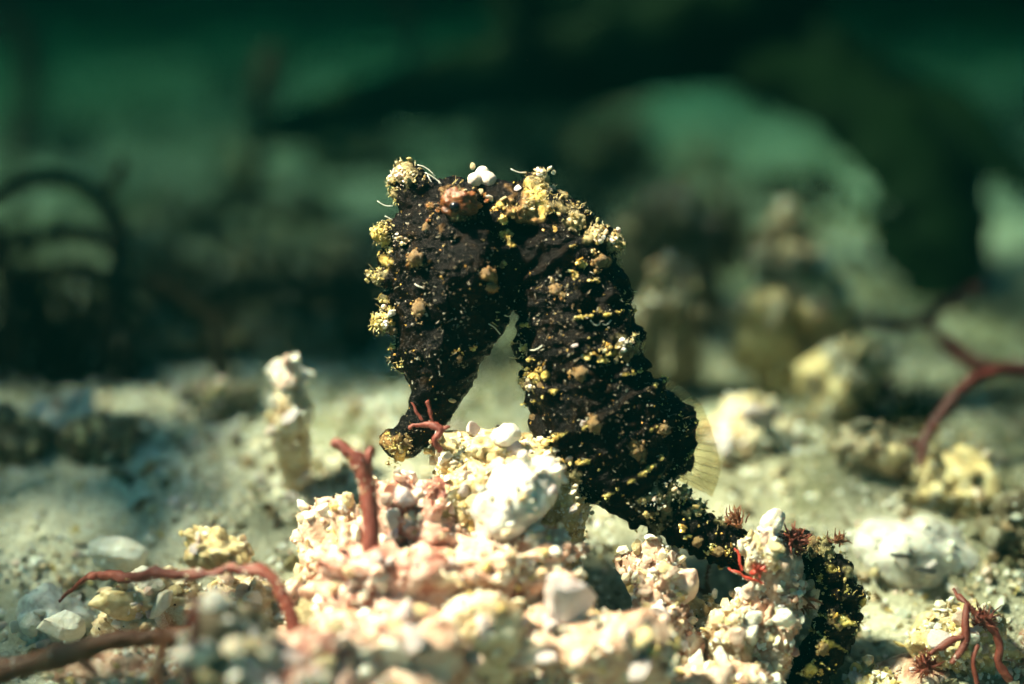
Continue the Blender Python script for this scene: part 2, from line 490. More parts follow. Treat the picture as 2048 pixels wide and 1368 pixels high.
# ------------------------------------------------------------------ rubble
SHELLS = []
for k in range(16):
    V, F = ICO[3]
    s = np.array([1, rng.uniform(0.55, 1.0), rng.uniform(0.25, 0.8)])
    v = V * (1 + 0.30 * vnoise(V, 0.9, 100 + k)[:, None] + 0.10 * vnoise(V, 0.35, 130 + k)[:, None]) * s
    for c in range(1 if k % 2 else 6):
        d_ = rng.normal(size=3) * np.array([1, 1, 1.5]); d_ /= np.linalg.norm(d_)
        v = v - np.outer(np.maximum(v @ d_ - rng.uniform(0.3, 0.6), 0), d_)
    v = v * (1 + 0.03 * vnoise(V, 0.16, 160 + k)[:, None])
    SHELLS.append(new_mesh('shell_fragment', v, F, smooth=(k % 4 == 1)))
shell_cache = {}
def shell_mesh(mat):
    k = int(rng.integers(0, len(SHELLS)))
    key = (k, mat)
    if key not in shell_cache:
        me = SHELLS[k].copy(); me.materials.clear(); me.materials.append(M[mat])
        shell_cache[key] = me
    return shell_cache[key]

def shell(parent, pos, size, mat, name='shell_fragment'):
    o = bpy.data.objects.new(name, shell_mesh(mat))
    COL.objects.link(o)
    o.parent = parent
    o.location = Vector(pos) - parent.location
    o.scale = (size,) * 3
    o.rotation_euler = tuple(rng.uniform(0, 6.28, 3))
    return o

def blob(centre, r, seed, rough=0.35, sub=4, tilt=0.0, smooth_=False):
    """Irregular stone: ellipsoid with radii R along right, depth, up."""
    V, F = ICO[sub]
    nz = fbm(V, 0.8, 2 if smooth_ else 4, seed, 0.55)
    v = V * np.clip(1 + rough * 1.25 * nz[:, None], 0.4, 2)
    c, s = math.cos(tilt), math.sin(tilt)
    v = v * np.array(r)
    v = np.stack([v[:, 0] * c - v[:, 2] * s, v[:, 1], v[:, 0] * s + v[:, 2] * c], 1)
    return v, F, np.asarray(centre)

def bed_depth(px, py):
    """How far behind the animal's plane the bed lies at a spot of the photograph."""
    dr = (W(px, py) - CAM) / DIST
    lo = 2.0
    for d in np.arange(8, 120, 0.1):
        p = CAM + dr * d
        if p[2] <= float(bed_h(np.array([p[0]]), np.array([p[1]]))[0]):
            return d - DIST
    return 60.0

def lump(name, label, cat, px, py, dd, rx, ry, rd, kind, n_grain, gsize, n_shell=8, ssize=0.09, group=None, rough=0.35, tilt=0.0, seed=None, core=None, mixed=None, shells=('shell', 'rose_shell', 'buff_shell', 'lilac'), sub=4):
    """A piece of rubble crusted with grains, shells stuck to its lit side."""
    if kind == 'dim' or mixed == 'dim':
        shells = ('dim_shell', 'dim_shell', 'dim_shell', 'buff_shell')
    seed = seed if seed is not None else int(rng.integers(0, 9999))
    pile = name != 'stone' and px > 1250 and 3 < dd <= 6.5                            # the pile behind the back: mounds with their feet on the bed
    if group == 'blurred rubble behind the seahorse' and dd > 2.3 and not pile:
        d2 = bed_depth(px, py + ry * 0.75)                       # stands on the bed at that spot
        k_ = (DIST + d2) / (DIST + dd)
        dd, gsize, ssize, rd, sub = d2, gsize * k_, ssize * k_, rd, 4
    if -0.7 < dd < 0.6 and name != 'stone':
        sub = 5
    u = (DIST + dd) / DIST / 200
    c = W(px, py, dd)
    v, F, _ = blob((0, 0, 0), (rx * u, rd * u, ry * u), seed, rough, sub, tilt, name == 'stone')
    fine = (1 - 2 * np.abs(vnoise(v, 0.3, seed + 3))) * 0.05 + fbm(v, 0.14, 3, seed + 4) * 0.04
    nr = v / (np.linalg.norm(v, axis=1)[:, None] + 1e-9)
    gap = c[2] + v[:, 2].min() - float(bed_h(c[:1], c[1:2])[0])
    if gap > -0.05 and (gap < 0.5 or pile or py + ry > 1300):            # let it sink its foot into the bed
        low = np.minimum(v[:, 2], 0)
        v[:, 2] += low / -v[:, 2].min() * (gap + 0.12)
    v = v + nr * fine[:, None] * (0.3 if name == 'stone' else 1)
    o = put(name, new_mesh(name, v, F), M[core or 'core_' + kind], None, c)
    tag(o, label, cat, group)
    # grains on the surface, clotted, most of them crumbs
    n_grain = int(n_grain * 1.7)
    pick = rng.integers(0, len(v), n_grain)
    pick = pick[fbm(v[pick], 0.35, 2, seed + 8) > rng.uniform(-0.75, 0.55, n_grain)]
    n_grain = len(pick)
    S = gsize * (0.16 + 0.25 * rng.random(n_grain) + 1.3 * rng.random(n_grain) ** 5)
    P = v[pick] + rng.normal(0, 0.012, (n_grain, 3)) + nr[pick] * (S * rng.uniform(-0.5, 0.6, n_grain))[:, None]
    g = grains('grain_crust', P, S, M[mixed or kind], o)
    if dd > -0.6 and dd < 1 and name != 'stone':
        nc = 2600
        pick = rng.integers(0, len(v), nc)
        pick = pick[vnoise(v[pick], 0.2, seed + 9) > rng.uniform(-0.8, 0.5, nc)]
        grains('fine_crumbs', v[pick] + rng.normal(0, 0.006, (len(pick), 3)), 0.005 + 0.012 * rng.random(len(pick)) ** 2, M[mixed or kind], o)
    if dd < 1 and dd > -2:
        pick = rng.integers(0, len(v), 16)
        grains('black_specks', v[pick] + nr[pick] * 0.01, 0.008 + 0.02 * rng.random(16) ** 2, M['black'], o)
    # larger pieces, more of them towards the light and the lens
    w = np.clip(nr @ np.array([-0.2, -0.75, 0.6]), 0.02, 1) ** 1.5
    for k in rng.choice(len(v), n_shell, p=w / w.sum(), replace=False) if n_shell else ():
        s = ssize * (0.4 + 1.3 * rng.random() ** 2)
        shell(o, c + v[k] + nr[k] * s * 0.25, s, shells[int(rng.integers(0, len(shells)))])
    return o

G_FRONT = 'rubble heaped in front of the seahorse'
# px, py, dd, rx, ry, rd
lump('rubble_lump', 'yellowish crusted rubble branch that the snout tip rests on', 'rubble', 1000, 912, -0.1, 112, 52, 55, 'olive', 900, 0.05, 16, 0.075, G_FRONT, 0.4, 0.05, 11)
lump('rubble_lump', 'yellowish crusted stub hanging below the belly, right of the big white stone', 'rubble', 1125, 1035, 0.05, 42, 105, 42, 'olive', 500, 0.045, 9, 0.06, G_FRONT, 0.35, -0.12, 12)
lump('rubble_lump', 'cream crust below the snout tip sloping left of the big white stone', 'rubble', 950, 1000, -0.2, 78, 62, 60, 'olive', 600, 0.05, 9, 0.07, G_FRONT, 0.4, -0.3, 13, mixed='cream')
lump('stone', 'big smooth white stone with grey specks, front centre under the belly', 'stone', 1032, 1005, -0.7, 64, 100, 52, 'white', 160, 0.06, 3, 0.08, G_FRONT, 0.22, -0.55, 14)
lump('rubble_lump', 'rosy rubble lump behind the short red stalk, left of the white stone', 'rubble', 815, 1060, -0.4, 85, 88, 70, 'pink', 500, 0.065, 12, 0.08, G_FRONT, 0.45, 0.1, 15, core='core_rose')
lump('rubble_lump', 'cream and white rubble lump at the foot of the short red stalk', 'rubble', 690, 1115, -0.35, 85, 88, 70, 'pink', 600, 0.065, 12, 0.11, G_FRONT, 0.4, 0.1, 16, mixed='cream')
lump('rubble_lump', 'salmon rubble lump below the rosy one, above the dark red gap', 'rubble', 760, 1190, -0.8, 120, 90, 80, 'pink', 500, 0.07, 12, 0.09, G_FRONT, 0.5, 0.0, 17, core='core_rose')
lump('rubble_lump', 'tan rubble lump with brown cracks just under the white stone', 'rubble', 990, 1130, -0.6, 130, 62, 75, 'pink', 650, 0.06, 10, 0.09, G_FRONT, 0.45, 0.1, 18, mixed='cream')
lump('stone', 'olive buff rounded stone below the tan lump, bottom centre', 'stone', 955, 1262, -1.15, 82, 85, 70, 'cream', 160, 0.06, 4, 0.09, G_FRONT, 0.2, 0.3, 19)
lump('rubble_lump', 'pale pink rubble bed under the lilac shell, right of the olive stone', 'rubble', 1130, 1310, -0.9, 150, 85, 90, 'pink', 800, 0.06, 14, 0.1, G_FRONT, 0.4, 0.1, 20, mixed='cream')
lump('rubble_lump', 'pink and white rubble lump at the bottom edge left of the olive stone', 'rubble', 770, 1320, -1.3, 140, 80, 90, 'pink', 700, 0.075, 14, 0.12, G_FRONT, 0.4, 0.0, 21)
lump('rubble_lump', 'salmon rubble lump inside the bend of the curved red stalk', 'rubble', 640, 1230, -0.35, 80, 85, 70, 'pink', 600, 0.07, 10, 0.11, G_FRONT, 0.4, 0.0, 22)
lump('rubble_lump', 'small golden crusted rubble piece lying on the curved red stalk', 'rubble', 432, 1092, -0.62, 56, 26, 30, 'olive', 260, 0.045, 5, 0.06, G_FRONT, 0.4, -0.25, 23)
lump('rubble_lump', 'grey green blurred rubble lump nearest the lens, between two thin brown stems', 'rubble', 470, 1310, -1.9, 95, 85, 80, 'white', 420, 0.09, 8, 0.13, G_FRONT, 0.4, 0.0, 24, core='core_dim')
lump('rubble_lump', 'brownish pink rubble lump at the bottom edge right of the grey green one', 'rubble', 620, 1350, -1.6, 110, 70, 90, 'pink', 400, 0.08, 8, 0.10, G_FRONT, 0.5, 0.0, 25, core='core_rose')
lump('rubble_lump', 'cream rubble lump under the curved red stalk, above the thick rust stalk', 'rubble', 500, 1215, -0.2, 70, 52, 50, 'cream', 380, 0.06, 8, 0.1, G_FRONT, 0.35, 0.0, 26)
lump('rubble_lump', 'pale rubble lump with tilted white chips above the thick rust stalk', 'rubble', 320, 1215, 0.0, 105, 60, 70, 'cream', 420, 0.06, 10, 0.13, G_FRONT, 0.35, 0.0, 27)
lump('rubble_lump', 'flesh coloured rubble under the thick rust stalk in the lower left corner', 'rubble', 300, 1372, -0.6, 150, 62, 70, 'pink', 600, 0.06, 14, 0.1, G_FRONT, 0.4, 0.0, 28, mixed='cream')
lump('stone', 'pale flat stone resting on sand at the left edge above the rust stalk', 'stone', 110, 1235, 0.4, 80, 55, 60, 'white', 120, 0.05, 6, 0.12, G_FRONT, 0.25, 0.0, 29)

# shells that stand out in the heap
def lone_shell(label, px, py, dd, size, mat, stretch=(1, 1, 1), rot=(0, 0, 0), cuts=0):
    V, F = ICO[4]
    v = V * (1 + 0.24 * vnoise(V, 0.9, int(px))[:, None] + 0.09 * vnoise(V, 0.35, int(py))[:, None] + 0.03 * vnoise(V, 0.13, int(py) + 1)[:, None])
    for c in range(cuts):
        d_ = rng.normal(size=3); d_[1] *= 0.4; d_ /= np.linalg.norm(d_)
        v = v - np.outer(np.maximum(v @ d_ - rng.uniform(0.45, 0.7), 0), d_)
    v = v * (1 + 0.02 * vnoise(V, 0.11, int(px) + 3)[:, None]) * size * np.array(stretch)
    o = put('shell_chip', new_mesh('shell_chip', v, F, smooth=True), M[mat], None, W(px, py, dd))
    o.rotation_euler = rot
    return tag(o, label, 'shell', 'shell chips lying in the rubble')
lone_shell('large lilac shell chip standing upright right of the olive stone', 1143, 1198, -1.25, 0.34, 'lilac', (0.9, 0.22, 1.12), (0.25, 0.2, 0.1), 6)
lone_shell('white leaf shaped chip standing on the pile left of the short red stalk', 655, 1030, -0.4, 0.16, 'shell', (0.55, 0.3, 1.2), (0, -0.5, 0.3), 5)
lone_shell('narrow white chip leaning between the curved and the rust stalks', 318, 1212, -0.35, 0.18, 'shell', (0.5, 0.35, 1.3), (0, 0.45, 0), 5)
lone_shell('pale yellow angular chip lying left of the narrow white one', 250, 1205, -0.25, 0.26, 'buff_shell', (1.2, 0.5, 0.8), (0, 0.2, 0.3), 5)
lone_shell('white chip standing on the rust stalk near the left edge', 120, 1255, -0.1, 0.24, 'shell', (1.0, 0.4, 0.9), (0.1, 0.5, 0.1), 5)
lone_shell('rounded cream chip half sunk in pale sand at left behind the curved stalk', 235, 1105, 0.7, 0.27, 'shell', (1.2, 0.8, 0.6), (0, 0.2, 0))
lone_shell('brightest white bead on the yellowish branch beside the snout', 1012, 872, -0.35, 0.12, 'shell', (1.1, 0.8, 1.0))
lone_shell('white round bead at the foot of the short red stalk', 765, 1088, -0.75, 0.085, 'shell')
lone_shell('green bead on the rubble left of the short red stalk', 695, 1003, -0.45, 0.08, 'buff_shell', (0.8, 0.7, 1.1))
lone_shell('pale pink flat chip beneath the olive stone at the bottom edge', 560, 1285, -0.95, 0.2, 'rose_shell', (1.2, 0.6, 0.8), (0, 0.4, 0), 5)

G_TAIL = 'rubble around the tail'
lump('rubble_lump', 'upright pinkish rubble turret standing free left of the tail coil', 'rubble', 1315, 1165, -0.15, 62, 72, 55, 'pink', 520, 0.05, 34, 0.055, G_TAIL, 0.36, 0.0, 41, mixed='cream', shells=('shell', 'rose_shell', 'rose_shell', 'buff_shell'))
lump('rubble_lump', 'lower half of a rubble turret with a white cone on its front', 'rubble', 1320, 1275, -0.25, 62, 70, 55, 'pink', 480, 0.055, 9, 0.085, G_TAIL, 0.35, 0.0, 42)
lump('rubble_lump', 'pink rubble pillar that the tail coils around', 'rubble', 1540, 1232, -0.12, 56, 104, 54, 'pink', 800, 0.05, 46, 0.058, G_TAIL, 0.34, -0.08, 43, mixed='pink', shells=('shell', 'rose_shell', 'rose_shell', 'buff_shell', 'shell'))
lump('rubble_lump', 'cream beads crowning the pillar on top of the tail', 'rubble', 1524, 1092, -0.3, 34, 36, 30, 'cream', 260, 0.045, 20, 0.06, G_TAIL, 0.3, 0.0, 44)
lump('rubble_lump', 'cream crusted lump with white beads at the foot of the pillar', 'rubble', 1465, 1268, -0.25, 55, 50, 45, 'cream', 340, 0.05, 12, 0.075, G_TAIL, 0.4, -0.2, 45)
lump('rubble_lump', 'pink rubble filling the bottom edge below the pillar', 'rubble', 1425, 1395, -0.5, 105, 70, 60, 'pink', 620, 0.06, 12, 0.09, G_TAIL, 0.35, 0.0, 46, mixed='cream')
lump('rubble_lump', 'tan rubble stub seen between turret and pillar', 'rubble', 1415, 1290, 0.2, 45, 90, 45, 'olive', 380, 0.05, 8, 0.07, G_TAIL, 0.35, 0.1, 47, mixed='cream')
lump('rubble_lump', 'tan sponge like lump touching the tail at the bottom edge', 'rubble', 1745, 1368, 0.1, 52, 48, 45, 'olive', 420, 0.05, 6, 0.07, G_TAIL, 0.35, 0.0, 48)
lump('stone', 'smooth flesh pink stone in the lower right corner', 'stone', 1825, 1370, 0.15, 85, 52, 60, 'pink', 60, 0.05, 2, 0.06, G_TAIL, 0.15, 0.0, 49)
tangle_lump = lump('rubble_lump', 'sandy rubble lump overgrown with red threads, lower right corner', 'rubble', 1905, 1290, 0.15, 95, 82, 75, 'cream', 700, 0.05, 14, 0.08, G_TAIL, 0.35, 0.0, 50, core='core_olive')
lump('rubble_lump', 'flesh coloured rubble in the corner right of the red thread lump', 'rubble', 2040, 1340, 0.3, 70, 80, 70, 'pink', 400, 0.06, 8, 0.1, G_TAIL, 0.35, 0.0, 51, mixed='cream')
lone_shell('white cone shaped chip on the front of the lower turret', 1318, 1290, -0.6, 0.17, 'shell', (0.62, 0.5, 1.25), (0, 0.1, 0), 5)
lone_shell('smooth rosy oval chip leaning on the right side of the turret', 1366, 1170, -0.35, 0.17, 'rose_shell', (0.8, 0.5, 1.1), (0, 0.2, 0.2))
lone_shell('white oval chip on top of the tail beside the brown tuft', 1545, 1045, -0.35, 0.13, 'shell', (0.9, 0.6, 1.1), (0, 0.5, 0))
lone_shell('cream bead on the front of the pillar, right side', 1570, 1235, -0.55, 0.105, 'shell', (1, 0.7, 0.9))

G_BACK = 'blurred rubble behind the seahorse'
lump('rubble_lump', 'pale crusted rubble finger with forked white tip, standing left of the snout', 'rubble', 585, 850, 1.5, 34, 98, 34, 'olive', 420, 0.06, 10, 0.1, G_BACK, 0.28, -0.05, 61, core='core_cream', mixed='cream')
for (px, py, r, t) in ((560, 752, 34, -0.7), (607, 735, 26, 0.3)):
    f = COL.objects[-1] if False else None
lump('stone', 'forked white cap on the crusted finger left of the snout', 'stone', 580, 755, 1.5, 38, 36, 24, 'white', 60, 0.05, 3, 0.12, G_BACK, 0.45, -0.6, 62, shells=('shell',))
lump('rubble_lump', 'white spiky rubble lump on the left between tan ones', 'rubble', 130, 840, 3.4, 50, 50, 45, 'white', 200, 0.08, 8, 0.12, G_BACK, 0.4, 0.0, 63)
lump('rubble_lump', 'tan rubble lump at the left edge, far left of the spiky one', 'rubble', 35, 880, 3.2, 62, 48, 50, 'olive', 240, 0.08, 6, 0.12, G_BACK, 0.4, 0.0, 64, core='core_dim', mixed='dim')
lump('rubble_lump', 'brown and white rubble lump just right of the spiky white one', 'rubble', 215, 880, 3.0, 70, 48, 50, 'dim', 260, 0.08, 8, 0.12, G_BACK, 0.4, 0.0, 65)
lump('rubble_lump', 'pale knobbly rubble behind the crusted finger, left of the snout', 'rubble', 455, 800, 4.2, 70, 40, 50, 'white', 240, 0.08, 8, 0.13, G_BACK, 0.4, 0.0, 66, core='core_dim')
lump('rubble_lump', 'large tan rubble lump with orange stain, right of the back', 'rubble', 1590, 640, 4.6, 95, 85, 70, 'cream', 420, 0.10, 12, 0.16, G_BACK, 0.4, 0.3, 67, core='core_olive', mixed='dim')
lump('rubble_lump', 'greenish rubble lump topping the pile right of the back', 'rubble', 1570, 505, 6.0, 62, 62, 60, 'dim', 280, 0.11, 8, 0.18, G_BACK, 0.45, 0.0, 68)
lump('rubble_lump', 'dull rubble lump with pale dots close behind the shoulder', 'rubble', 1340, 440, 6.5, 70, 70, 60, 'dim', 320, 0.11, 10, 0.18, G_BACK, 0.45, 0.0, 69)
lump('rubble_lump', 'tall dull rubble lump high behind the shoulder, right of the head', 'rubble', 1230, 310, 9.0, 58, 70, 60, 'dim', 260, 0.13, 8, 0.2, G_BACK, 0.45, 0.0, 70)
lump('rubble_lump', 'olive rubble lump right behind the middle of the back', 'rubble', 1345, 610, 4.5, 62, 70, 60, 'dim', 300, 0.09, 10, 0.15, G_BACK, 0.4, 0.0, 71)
lump('rubble_lump', 'tan branching rubble arm reaching right below the orange stained lump', 'rubble', 1690, 750, 3.8, 85, 40, 45, 'cream', 280, 0.08, 10, 0.13, G_BACK, 0.4, 0.35, 72, core='core_olive', mixed='dim')
lump('stone', 'bright white oval stone lying in front of the orange stained lump', 'stone', 1535, 715, 3.4, 34, 24, 25, 'white', 20, 0.04, 0, 0.1, G_BACK, 0.15, -0.3, 73)
lump('rubble_lump', 'pale rubble slope right of the dorsal fin', 'rubble', 1490, 860, 2.4, 85, 60, 60, 'white', 420, 0.07, 12, 0.11, G_BACK, 0.35, 0.0, 74, core='core_cream')
lump('rubble_lump', 'olive rubble lump below the maroon stalk at right', 'rubble', 1905, 985, 1.9, 95, 62, 60, 'olive', 420, 0.07, 10, 0.13, G_BACK, 0.4, 0.0, 75, mixed='dim')
lump('rubble_lump', 'pale pointed rubble lump left of the maroon stalk foot', 'rubble', 1745, 905, 2.4, 62, 48, 50, 'cream', 300, 0.07, 8, 0.11, G_BACK, 0.4, 0.0, 76, mixed='dim')
lump('rubble_lump', 'brownish rubble lump at the right edge under the olive one', 'rubble', 2030, 1060, 1.4, 62, 62, 55, 'dim', 300, 0.07, 8, 0.11, G_BACK, 0.4, 0.0, 77)
lump('stone', 'smooth white stone with two dark slits, right of the tail', 'stone', 1820, 1110, 1.2, 120, 68, 80, 'white', 120, 0.05, 6, 0.09, G_BACK, 0.2, -0.1, 78)
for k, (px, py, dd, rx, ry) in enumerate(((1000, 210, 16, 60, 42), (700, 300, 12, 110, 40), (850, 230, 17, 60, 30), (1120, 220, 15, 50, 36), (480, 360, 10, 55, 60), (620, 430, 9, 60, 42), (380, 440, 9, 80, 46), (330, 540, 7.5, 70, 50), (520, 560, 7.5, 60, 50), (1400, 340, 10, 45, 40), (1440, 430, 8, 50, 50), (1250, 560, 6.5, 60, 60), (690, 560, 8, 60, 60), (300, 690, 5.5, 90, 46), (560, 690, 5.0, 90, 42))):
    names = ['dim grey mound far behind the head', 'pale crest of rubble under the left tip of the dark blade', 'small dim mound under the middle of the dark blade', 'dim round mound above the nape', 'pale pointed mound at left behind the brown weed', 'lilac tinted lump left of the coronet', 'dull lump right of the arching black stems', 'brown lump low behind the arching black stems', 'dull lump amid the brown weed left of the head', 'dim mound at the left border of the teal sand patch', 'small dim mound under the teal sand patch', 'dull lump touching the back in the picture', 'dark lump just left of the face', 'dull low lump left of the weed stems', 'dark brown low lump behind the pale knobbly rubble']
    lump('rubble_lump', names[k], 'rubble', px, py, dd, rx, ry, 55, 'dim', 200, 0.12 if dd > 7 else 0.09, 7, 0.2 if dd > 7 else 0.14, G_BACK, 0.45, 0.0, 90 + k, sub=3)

# loose black grit on sand at left, black chips as shaded slits at right
for (px, py, s) in ((48, 1117, 0.05), (82, 1110, 0.042), (110, 1076, 0.05), (148, 1117, 0.05), (155, 1090, 0.06), (172, 1092, 0.05), (87, 1026, 0.045), (75, 1062, 0.035), (262, 970, 0.05), (165, 928, 0.05), (42, 1172, 0.045), (105, 1226, 0.04), (330, 905, 0.06), (1850, 1140, 0.07), (1800, 1112, 0.07)):
    base = CAM; dr = W(px, py) - CAM
    t = 1.0
    for k in range(60):
        p = CAM + dr * t
        h = float(bed_h(np.array([p[0]]), np.array([p[1]]))[0]) + 0.02
        t *= 1 + (p[2] - h) / (abs(dr[2]) * t + 1e-6) * 0.6
    o = bpy.data.objects.new('grit_grain', shell_mesh('black'))
    COL.objects.link(o)
    left = px < 1000
    o.location = (CAM + dr * t) if left else W(px, py, 0.72)
    o.scale = (s, s, s * 0.8) if left else (s * 1.8, s, s * 0.6)
    o.rotation_euler = (0, 0, rng.uniform(0, 6)) if left else (0, 0.1, 0)
    tag(o, 'tiny black grit grain on the pale sand at left' if left else ('black chip set in as the shaded lower right slit of the white stone' if px == 1850 else 'black chip set in as the shaded upper left slit of the white stone'), 'grit', 'black grit')

# ------------------------------------------------------------------ seahorse
def rings(spacing, amp, ridges, ramp_):
    def f(s, th):
        ph = (s / spacing) % 1.0
        return 1 + amp * (np.exp(-((ph - 0.5) / 0.16) ** 2) - 0.25) + ramp_ * np.cos(ridges * th) * (0.4 + 0.6 * np.exp(-((ph - 0.5) / 0.22) ** 2))
    return f

trunk = [(960, 440, 0, 62, 46), (1040, 448, 0, 78, 55), (1102, 485, 0, 92, 66), (1138, 545, 0, 100, 74), (1150, 620, 0, 108, 82), (1160, 700, 0, 118, 90), (1178, 780, 0, 118, 94), (1212, 850, 0, 130, 94), (1240, 912, 0, 114, 82), (1275, 965, 0, 84, 70)]
tail = [(1255, 950, 0, 74, 63), (1290, 985, 0, 65, 56), (1335, 1022, 0, 45, 41), (1390, 1062, 0, 39, 37), (1450, 1092, 0.02, 35, 33), (1520, 1105, 0.1, 33, 32), (1590, 1105, 0.12, 33, 32), (1648, 1128, 0.05, 34, 32), (1684, 1185, 0, 36, 33), (1676, 1250, -0.02, 35, 33), (1638, 1315, 0, 36, 33), (1592, 1380, 0, 35, 33), (1545, 1450, 0.05, 33, 31), (1490, 1510, 0.15, 26, 26), (1440, 1545, 0.3, 18, 16)]
head = [(905, 385, 0, 62, 40), (903, 425, 0, 98, 58), (903, 480, 0, 120, 70), (905, 540, 0, 124, 72), (903, 600, 0, 120, 70), (890, 655, 0, 104, 62), (882, 705, 0, 88, 56), (880, 755, 0, 64, 46), (870, 798, 0, 46, 38), (850, 838, 0, 36, 32), (826, 872, 0, 36, 31), (808, 892, 0, 32, 28)]
bits = [sweep(trunk, 42, 14, rings(0.40, 0.06, 8, 0.07)), sweep(tail, 32, 10, rings(0.23, 0.07, 4, 0.06)), sweep(head, 36, 10)]
extra = [
    [(870, 430, 0, 60, 46), (834, 385, 0, 44, 36), (815, 352, 0, 34, 28), (808, 335, 0, 22, 18)],              # coronet
    [(1000, 500, 0, 80, 60), (1005, 545, 0, 58, 50), (1012, 575, 0, 34, 30)],                               # chin against the neck
    [(1040, 440, 0, 50, 40), (1062, 385, 0, 36, 28), (1074, 352, 0, 20, 17)],                               # nape spine
    [(950, 420, 0, 60, 46), (1000, 405, 0, 50, 40), (1050, 420, 0, 50, 40)],                                # nape
    [(1170, 500, 0, 60, 46), (1215, 492, -0.05, 32, 28), (1242, 490, -0.05, 16, 14)],
    [(1120, 450, 0, 50, 40), (1150, 432, 0, 22, 20)], [(1170, 480, 0, 40, 30), (1205, 462, 0, 16, 14)],
    [(1200, 660, 0, 60, 46), (1262, 668, 0, 26, 24), (1288, 664, 0, 12, 12)],
    [(1200, 590, 0, 60, 46), (1248, 590, 0, 20, 20), (1262, 586, 0, 10, 10)],
    [(1210, 740, 0, 60, 46), (1275, 770, 0, 24, 22)],
    [(1300, 850, 0.1, 70, 50), (1340, 835, 0.15, 46, 36), (1352, 880, 0.15, 40, 34), (1345, 930, 0.15, 40, 34)],
    [(830, 470, 0, 60, 40), (775, 468, -0.03, 22, 18), (752, 468, -0.03, 12, 10)],
    [(820, 560, 0, 50, 36), (770, 556, -0.03, 16, 14), (748, 552, -0.03, 8, 8)],
    [(830, 640, 0, 50, 36), (778, 646, -0.05, 22, 18), (752, 652, -0.05, 14, 12)],
    [(830, 520, 0, 50, 36), (765, 515, 0, 16, 14)], [(830, 600, 0, 50, 36), (768, 602, 0, 14, 12)],
    [(850, 700, 0, 50, 36), (790, 715, 0, 18, 16)],
    [(1100, 760, 0, 60, 50), (1055, 762, -0.05, 26, 22), (1040, 766, -0.05, 12, 10)],
    [(1100, 690, 0, 60, 50), (1050, 702, -0.03, 18, 16)],
    [(1110, 860, 0, 60, 50), (1066, 846, -0.05, 16, 16)],
    [(1190, 930, 0, 60, 50), (1150, 960, 0, 46, 40), (1178, 978, 0, 26, 22)],
    [(960, 470, -0.18, 40, 40), (935, 545, -0.26, 66, 50), (905, 600, -0.2, 44, 36)],                         # gill cover
    [(915, 440, -0.2, 40, 36), (890, 560, -0.3, 22, 22), (872, 700, -0.24, 20, 20), (850, 800, -0.14, 16, 16)],  # snout ridge
    [(800, 880, 0, 34, 30), (790, 893, -0.02, 30, 28), (782, 902, -0.02, 22, 22)],                            # jaw tip
    [(918, 412, -0.22, 46, 40), (915, 408, -0.32, 44, 36)],                                                  # eye turret
]
bits += [sweep(e, 16, 6) for e in extra]
# tail tubercles, one per ring along the lower and the upper edge and on the flank
Qt = catmull(tail, 10)
for i in range(14, len(Qt) - 30, 6):
    q, q2 = Qt[i], Qt[min(i + 1, len(Qt) - 1)]
    t = np.array([q2[0] - q[0], q2[1] - q[1]]); t /= np.linalg.norm(t) + 1e-9
    nn = np.array([-t[1], t[0]])
    for side, r in ((1, 15), (-1, 15)):
        x0, y0 = q[0] + nn[0] * side * q[3] * 0.8, q[1] + nn[1] * side * q[3] * 0.8
        x1, y1 = q[0] + nn[0] * side * q[3] * 1.16, q[1] + nn[1] * side * q[3] * 1.16
        bits.append(sweep([(x0, y0, q[2] - 0.05, r, r), (x1, y1, q[2] - 0.05, r * 0.55, r * 0.55)], 8, 3))
    x0, y0 = q[0] + nn[0] * q[3] * 0.3, q[1] + nn[1] * q[3] * 0.3
    Vb, Fb = ICO[2]
    bits.append((Vb * 0.075 + W(x0, y0, q[2] - q[4] / 200 * 0.93), Fb))
V, F = merge(bits)
tmp = put('tmp', new_mesh('tmp', V, F), None)
rm = tmp.modifiers.new('remesh', 'REMESH')
rm.mode = 'VOXEL'
rm.voxel_size = 0.019
me = bpy.data.meshes.new_from_object(tmp.evaluated_get(bpy.context.evaluated_depsgraph_get()))
bpy.data.objects.remove(tmp)
nv = len(me.vertices)
co = np.empty(nv * 3, np.float32); me.vertices.foreach_get('co', co); co = co.reshape(-1, 3).astype(float)
nor = np.empty(nv * 3, np.float32); me.vertex_normals.foreach_get('vector', nor); nor = nor.reshape(-1, 3).astype(float)
warp = np.stack([vnoise(co, 0.25, 51), vnoise(co, 0.25, 52), vnoise(co, 0.25, 53)], 1)
cw = co + warp * 0.08
disp = 0.008 * np.abs(vnoise(cw, 0.06, 95)) + 0.020 * fbm(cw, 0.30, 2, 61) + 0.017 * (1 - np.abs(vnoise(cw, 0.15, 71)) * 2) + 0.014 * np.maximum(vnoise(cw, 0.085, 81) - 0.1, 0) * 2 + 0.010 * vnoise(co, 0.045, 91)
co2 = co + nor * disp[:, None]
def to_px(c):
    d = (c - CAM) @ FWD
    return 1024 + 200 * DIST * c[:, 0] / d, 684 - 200 * DIST * ((c - CAM) @ UP) / d
vx, vy = to_px(co2)
